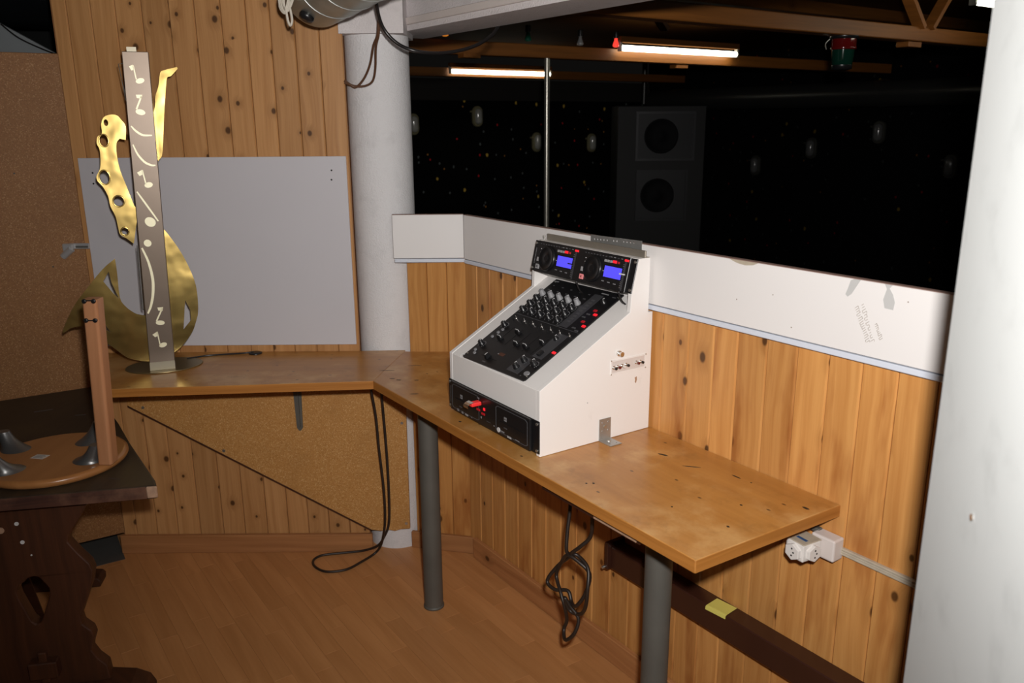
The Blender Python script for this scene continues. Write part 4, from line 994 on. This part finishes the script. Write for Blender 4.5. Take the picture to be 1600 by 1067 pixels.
for k in range(7):
    rng = random.Random(k); ox = rng.uniform(-.012, .012); oz = rng.uniform(-.015, .012)
    pts = [(-.715+ox, 2.87, 2.205), (-.735+ox+rng.uniform(-.01, .01), 2.87, 2.155+oz), (-.722+ox*.5, 2.865, 2.118+oz*.3), (-.702+ox, 2.865, 2.16+oz), (-.708+ox, 2.88, 2.205)]
    cb.tube(pts, .0032, 6, 5)
cb.tube([(-.722, 2.865, 2.135), (-.718, 2.865, 2.095), (-.711, 2.865, 2.078), (-.704, 2.865, 2.095), (-.708, 2.865, 2.13)], .0045, 6, 5)
tag(cb.build('cable_bundle', 'cable_white'), 'coiled bundle of pale cable hanging from the duct end', 'cable bundle')

# ------------------------------------------------------------------ dark hall behind the opening (right-wall frame)
def hbox(name, mat, s0, s1, o0, o1, z0, z1, bev=0): 
    b = MB(); b.box(s0, s1, o0, o1, z0, z1, bev); return b.build(name, mat, mw=WF)
struct(hbox('floor_hall', 'hall_floor', -5.3, 3.0, .10, 6.0, -.06, -.002), 'dark floor of the hall')
def wall_s(name, mat, off0, off1, z0, z1, s, t=.08):
    mw = WF @ Matrix.Translation((s, 0, 0)) @ Matrix.Rotation(pi/2, 4, 'Z')
    b = MB(); b.box(off0, off1, 0, t, z0, z1); return b.build(name, mat, mw=mw)
struct(wall_s('wall_hall_back', 'hall_fabric', -.3, 5.72, 0, 1.98, -5.0), 'black fabric-covered far hall wall with coloured flecks')
struct(wall_s('trim_2', 'hall_band', -.3, 5.72, 1.981, 2.195, -4.98, .1), 'dark grey board band above the far hall wall')
struct(wall_s('trim_3', 'hall_band', -.3, 5.72, 2.10, 2.11, -4.965, .02), 'narrow ridge on the dark band')
struct(hbox('wall_hall_right', 'hall_fabric_shaded', -5.0, 3.0, 5.72, 5.8, 0, 2.6), 'black fabric-covered hall wall at the far right')
struct(hbox('ceiling_hall', 'hall_ceiling', -5.4, 3.0, .12, 5.9, 2.46, 2.52), 'dark wooden ceiling of the hall')
struct(hbox('wall_hall_near', 'dark_void', 2.6, 2.7, .1, 5.9, 0, 2.6), 'dark near end of the hall')
struct(hbox('wall_hall_left', 'dark_void', -5.4, -.6, -.4, -.3, 0, 2.6), 'dark side of the hall behind the column')
def beam(s, z0, z1, mat='beam', o0=.2, o1=5.7, w=.09):
    mw = WF @ Matrix.Translation((s, 0, 0)) @ Matrix.Rotation(pi/2, 4, 'Z')
    b = MB(); b.box(o0, o1, -w/2, w/2, z0, z1, .004); return b.build('ceiling_beam', mat, mw=mw)
tag(beam(-4.42, 2.18, 2.26, o0=-.2), 'wooden ceiling beam carrying the farthest lit tube lamp', 'beam', 'hall ceiling beams')
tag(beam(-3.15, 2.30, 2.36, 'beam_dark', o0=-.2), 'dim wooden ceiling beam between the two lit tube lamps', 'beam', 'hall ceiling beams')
tag(beam(-1.88, 2.165, 2.245), 'orange wooden ceiling beam touching the top of the steel pole', 'beam', 'hall ceiling beams')
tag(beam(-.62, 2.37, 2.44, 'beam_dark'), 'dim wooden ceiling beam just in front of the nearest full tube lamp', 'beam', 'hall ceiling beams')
tag(beam(.13, 2.155, 2.225), 'wooden ceiling beam above the red and green beacon lamp', 'beam', 'hall ceiling beams')
def strut(s, o, dz, do, label, mat='beam'):
    p0 = wp(s, o, 2.46); p1 = wp(s, o+do, 2.46-dz); d = p1-p0
    b = MB(); b.box(-.03, .03, -.012, .012, 0, d.length)
    tag(b.build('roof_strut', mat, mw=Matrix.Translation(p0) @ d.to_track_quat('Z', 'Y').to_matrix().to_4x4()), label, 'strut', 'hall roof struts')
strut(-1.0, 1.80, .185, .19, 'short pale wooden strut hanging above the lit tube lamp')
strut(.17, 2.40, .24, .24, 'left leg of the V of wooden struts above the beam at right')
strut(.17, 2.92, .24, -.20, 'right leg of the V of wooden struts above the beam at right')
# small cleats under the beams
for s, o, z, lab in ((-1.88, 3.02, 2.15, 'small wooden cleat under the beam of the nearest full tube lamp'), (.13, 2.62, 2.14, 'small wooden cleat under the beam right of the beacon lamp'), (-1.80, 1.15, 2.155, 'pale wooden cleat on the beam left of the steel pole')):
    b = MB(); b.box(-.035, .035, -.06, .06, -.014, .012, .002); tag(b.build('wood_cleat', 'beam', mw=WF @ Matrix.Translation((s, o, z))), lab, 'cleat', 'wooden cleats on the hall beams')
# tube lamps
def tube_lamp(s, o0, z, label):
    t = thing('tube_lamp', label, 'lamp', mw=WF @ Matrix.Translation((s, o0, z)) @ Matrix.Rotation(pi/2, 4, 'Z'), group='lit fluorescent tubes in the hall')
    b = MB(); b.cyl((.02, 0, 0), (1.18, 0, 0), .019, n=20); b.build('tube', 'tube', t)
    b = MB(); b.box(.0, 1.2, -.02, .02, .035, .075, .003); b.build('batten', 'beam_dark', t)
    for x in (.0, 1.18):
        b = MB(); b.box(x, x+.02, -.014, .014, -.022, .05, .002); b.build('lamp_holder', 'tube_cap', t)
tube_lamp(-4.34, 2.527, 2.225, 'lit tube lamp left of the steel pole')
tube_lamp(-1.778, 2.333, 2.246, 'lit tube lamp right of the steel pole')
tube_lamp(.68, 2.14, 2.262, 'lit tube lamp cut off by the white wall edge at top right')
# coloured spot bulbs on the middle beam
def bulb(s, o, z, mat, label):
    t = thing('spot_bulb', label, 'lamp', mw=WF @ Matrix.Translation((s, o, z)), group='coloured bulbs on the beam')
    b = MB(); b.lathe([(.010, .05), (.012, .03), (.019, .012), (.022, 0), (.019, -.008), (.010, -.012)], 20); b.build('bulb', mat, t)
    b = MB(); b.cyl((0, 0, .045), (0, 0, .085), .017, n=14); b.build('holder', 'black_plastic', t)
bulb(-1.76, .96, 2.265, 'lamp_orange', 'small orange coloured bulb on the beam near the column')
bulb(-1.76, 1.56, 2.262, 'lamp_green', 'small dark green bulb on the beam left of the steel pole')
bulb(-1.76, 1.98, 2.255, 'lamp_clear', 'small clear bulb on the beam right of the steel pole')
bulb(-1.76, 2.29, 2.258, 'lamp_red', 'small glowing red bulb beside the end of the lit tube')
# pole
po_ = thing('steel_pole', 'vertical steel pole standing in the dark hall', 'pole', mw=WF @ Matrix.Translation((-1.86, 1.785, 0)))
b = MB(); b.cyl((0, 0, .004), (0, 0, 2.165), .0185, n=24); b.build('shaft', 'steel_pole', po_)
b = MB(); b.lathe([(.06, 0), (.06, .005), (.02, .006)], 24); b.build('floor_flange', 'steel_pole', po_)
# bulkhead wall lamps
protos = {}
def bulkhead(mw, label, hm='bulk_base', gm='bulk_glass'):
    if hm not in protos:
        t = thing('wall_lamp', label, 'lamp', mw=mw, group='oval wall lamps in the hall')
        b = MB(); rings = []
        for k, (r, y) in enumerate(((.062, 0), (.062, -.02), (.055, -.028))):
            rings.append([Vector((r*cos(2*pi*i/28), y, r*sin(2*pi*i/28) + (.045 if sin(2*pi*i/28) > 0 else -.045))) for i in range(28)])
        b.sweep(rings); b.build('housing', hm, t)
        b = MB(); rings = []
        for r, y in ((.040, -.026), (.040, -.04), (.034, -.056), (.020, -.066), (.006, -.069)):
            rings.append([Vector((r*cos(2*pi*i/24), y, r*sin(2*pi*i/24) + (.040 if sin(2*pi*i/24) > 0 else -.040)*min(1, r/.034+.1))) for i in range(24)])
        b.sweep(rings); b.build('glass', gm, t)
        b = MB(); b.cyl((-.062, -.012, .05), (-.09, -.012, .05), .010, n=10); b.build('cable_gland', hm, t)
        protos[hm] = t; return t
    proto = protos[hm]; t = proto.copy(); COL.objects.link(t); t.matrix_basis = mw; t['label'] = label
    for c in proto.children:
        d = c.copy(); COL.objects.link(d); d.parent = t
    return t
WB = lambda off, z: WF @ Matrix.Translation((-5.0, off, z)) @ Matrix.Rotation(pi/2, 4, 'Z') @ Matrix.Rotation(pi, 4, 'Z')
for off, z, lab in ((2.478, 1.746, 'oval wall lamp right beside the white column'), (3.247, 1.819, 'oval wall lamp highest on the far wall, below the lit tube'), (4.03, 1.539, 'oval wall lamp directly left of the steel pole'), (4.83, 1.516, 'oval wall lamp between the steel pole and the speaker cabinet')):
    bulkhead(WF @ Matrix.Translation((-4.999, off, z)) @ Matrix.Rotation(pi/2, 4, 'Z'), lab)
for px_s, z, lab in ((-3.30, 1.29, 'dim oval wall lamp nearest the speaker cabinet on the right hall wall'), (-2.62, 1.485, 'dim oval wall lamp second from the speaker cabinet on the right hall wall'), (-1.90, 1.645, 'dim oval wall lamp below the red and green beacon'), (-1.19, 1.36, 'dim oval wall lamp nearest the white wall edge')):
    bulkhead(WF @ Matrix.Translation((px_s, 5.719, z)), lab, 'bulk_dark', 'bulk_glass_shaded')  # darker housing and glass stand in for weaker light on this wall
# hall duct along the right hall wall
hd = thing('hall_duct', 'dark grey round duct along the right wall of the hall', 'duct', mw=WF.copy())
b = MB(); b.cyl((-4.6, 5.42, 1.985), (2.55, 5.42, 1.985), .115, n=32); b.build('pipe', 'hall_duct', hd)
for s in (-3.6, -1.75, -.3):
    b = MB(); b.cyl((s, 5.42, 1.985), (s+.05, 5.42, 1.985), .119, n=32); b.build('joint_collar', 'hall_duct', hd)
b = MB(); b.cyl((-4.75, 5.42, 1.95), (-4.75, 5.42, 2.42), .03, n=14); b.build('drop_pipe', 'hall_duct', hd)
# speaker cabinet
sp = thing('speaker_cabinet', 'tall black speaker cabinet with two framed drivers in the hall corner', 'speaker', (1.465, 8.30, 0))
b = MB(); b.box(-.43, .43, 0, .5, .002, 1.905, .008); b.build('cabinet', 'speaker_box', sp)
for (x0, x1, z0, z1) in ((-.25, .325, 1.385, 1.850), (-.235, .27, .80, 1.300)):
    b = MB(); b.plate([(x0, z0), (x1, z0), (x1, z1), (x0, z1)], [[(x0+.022, z0+.022), (x1-.022, z0+.022), (x1-.022, z1-.022), (x0+.022, z1-.022)]], -.022, .0); fr = b.build('driver_frame', 'speaker_frame' if z1 > 1.5 else 'speaker_baffle', sp)
    b = MB(); b.box(x0+.022, x1-.022, -.008, .0, z0+.022, z1-.022); b.build('baffle', 'speaker_baffle', fr)
    b = MB(); b.lathe([(.165, -.002), (.165, .004), (.15, .006), (.145, .002), (.05, .0035), (.04, .008), (.01, .012)], 36); b.build('cone', 'speaker_cone', fr, mw=Matrix.Translation(((x0+x1)/2-.04, -.009, (z0+z1)/2)) @ Matrix.Rotation(pi/2, 4, 'X'))
# beacon lamp
bc = thing('beacon_lamp', 'hanging beacon lamp with red collar and dark green glass', 'lamp', mw=WF @ Matrix.Translation((.13, 2.06, 2.155)))
b = MB(); b.lathe([(.065, 0), (.065, -.012), (.05, -.014)], 28); b.build('mount', 'black_plastic', bc)
b = MB(); b.lathe([(.056, -.012), (.058, -.05), (.060, -.052), (.060, -.060), (.056, -.062)], 28); b.build('collar', 'glass_red', bc)
b = MB(); b.lathe([(.053, -.062), (.050, -.10), (.046, -.132), (.040, -.142), (.02, -.146)], 28); gl = b.build('glass', 'glass_green', bc)
b = MB(); b.lathe([(.047, -.132), (.047, -.150), (.03, -.155)], 28); b.build('bottom_cap', 'black_plastic', bc)
b = MB(); b.tube([(-.05, -.03, -.005), (-.068, -.045, -.03), (-.062, -.045, -.058)], .003, 6); b.build('clip', 'steel_pole', bc)
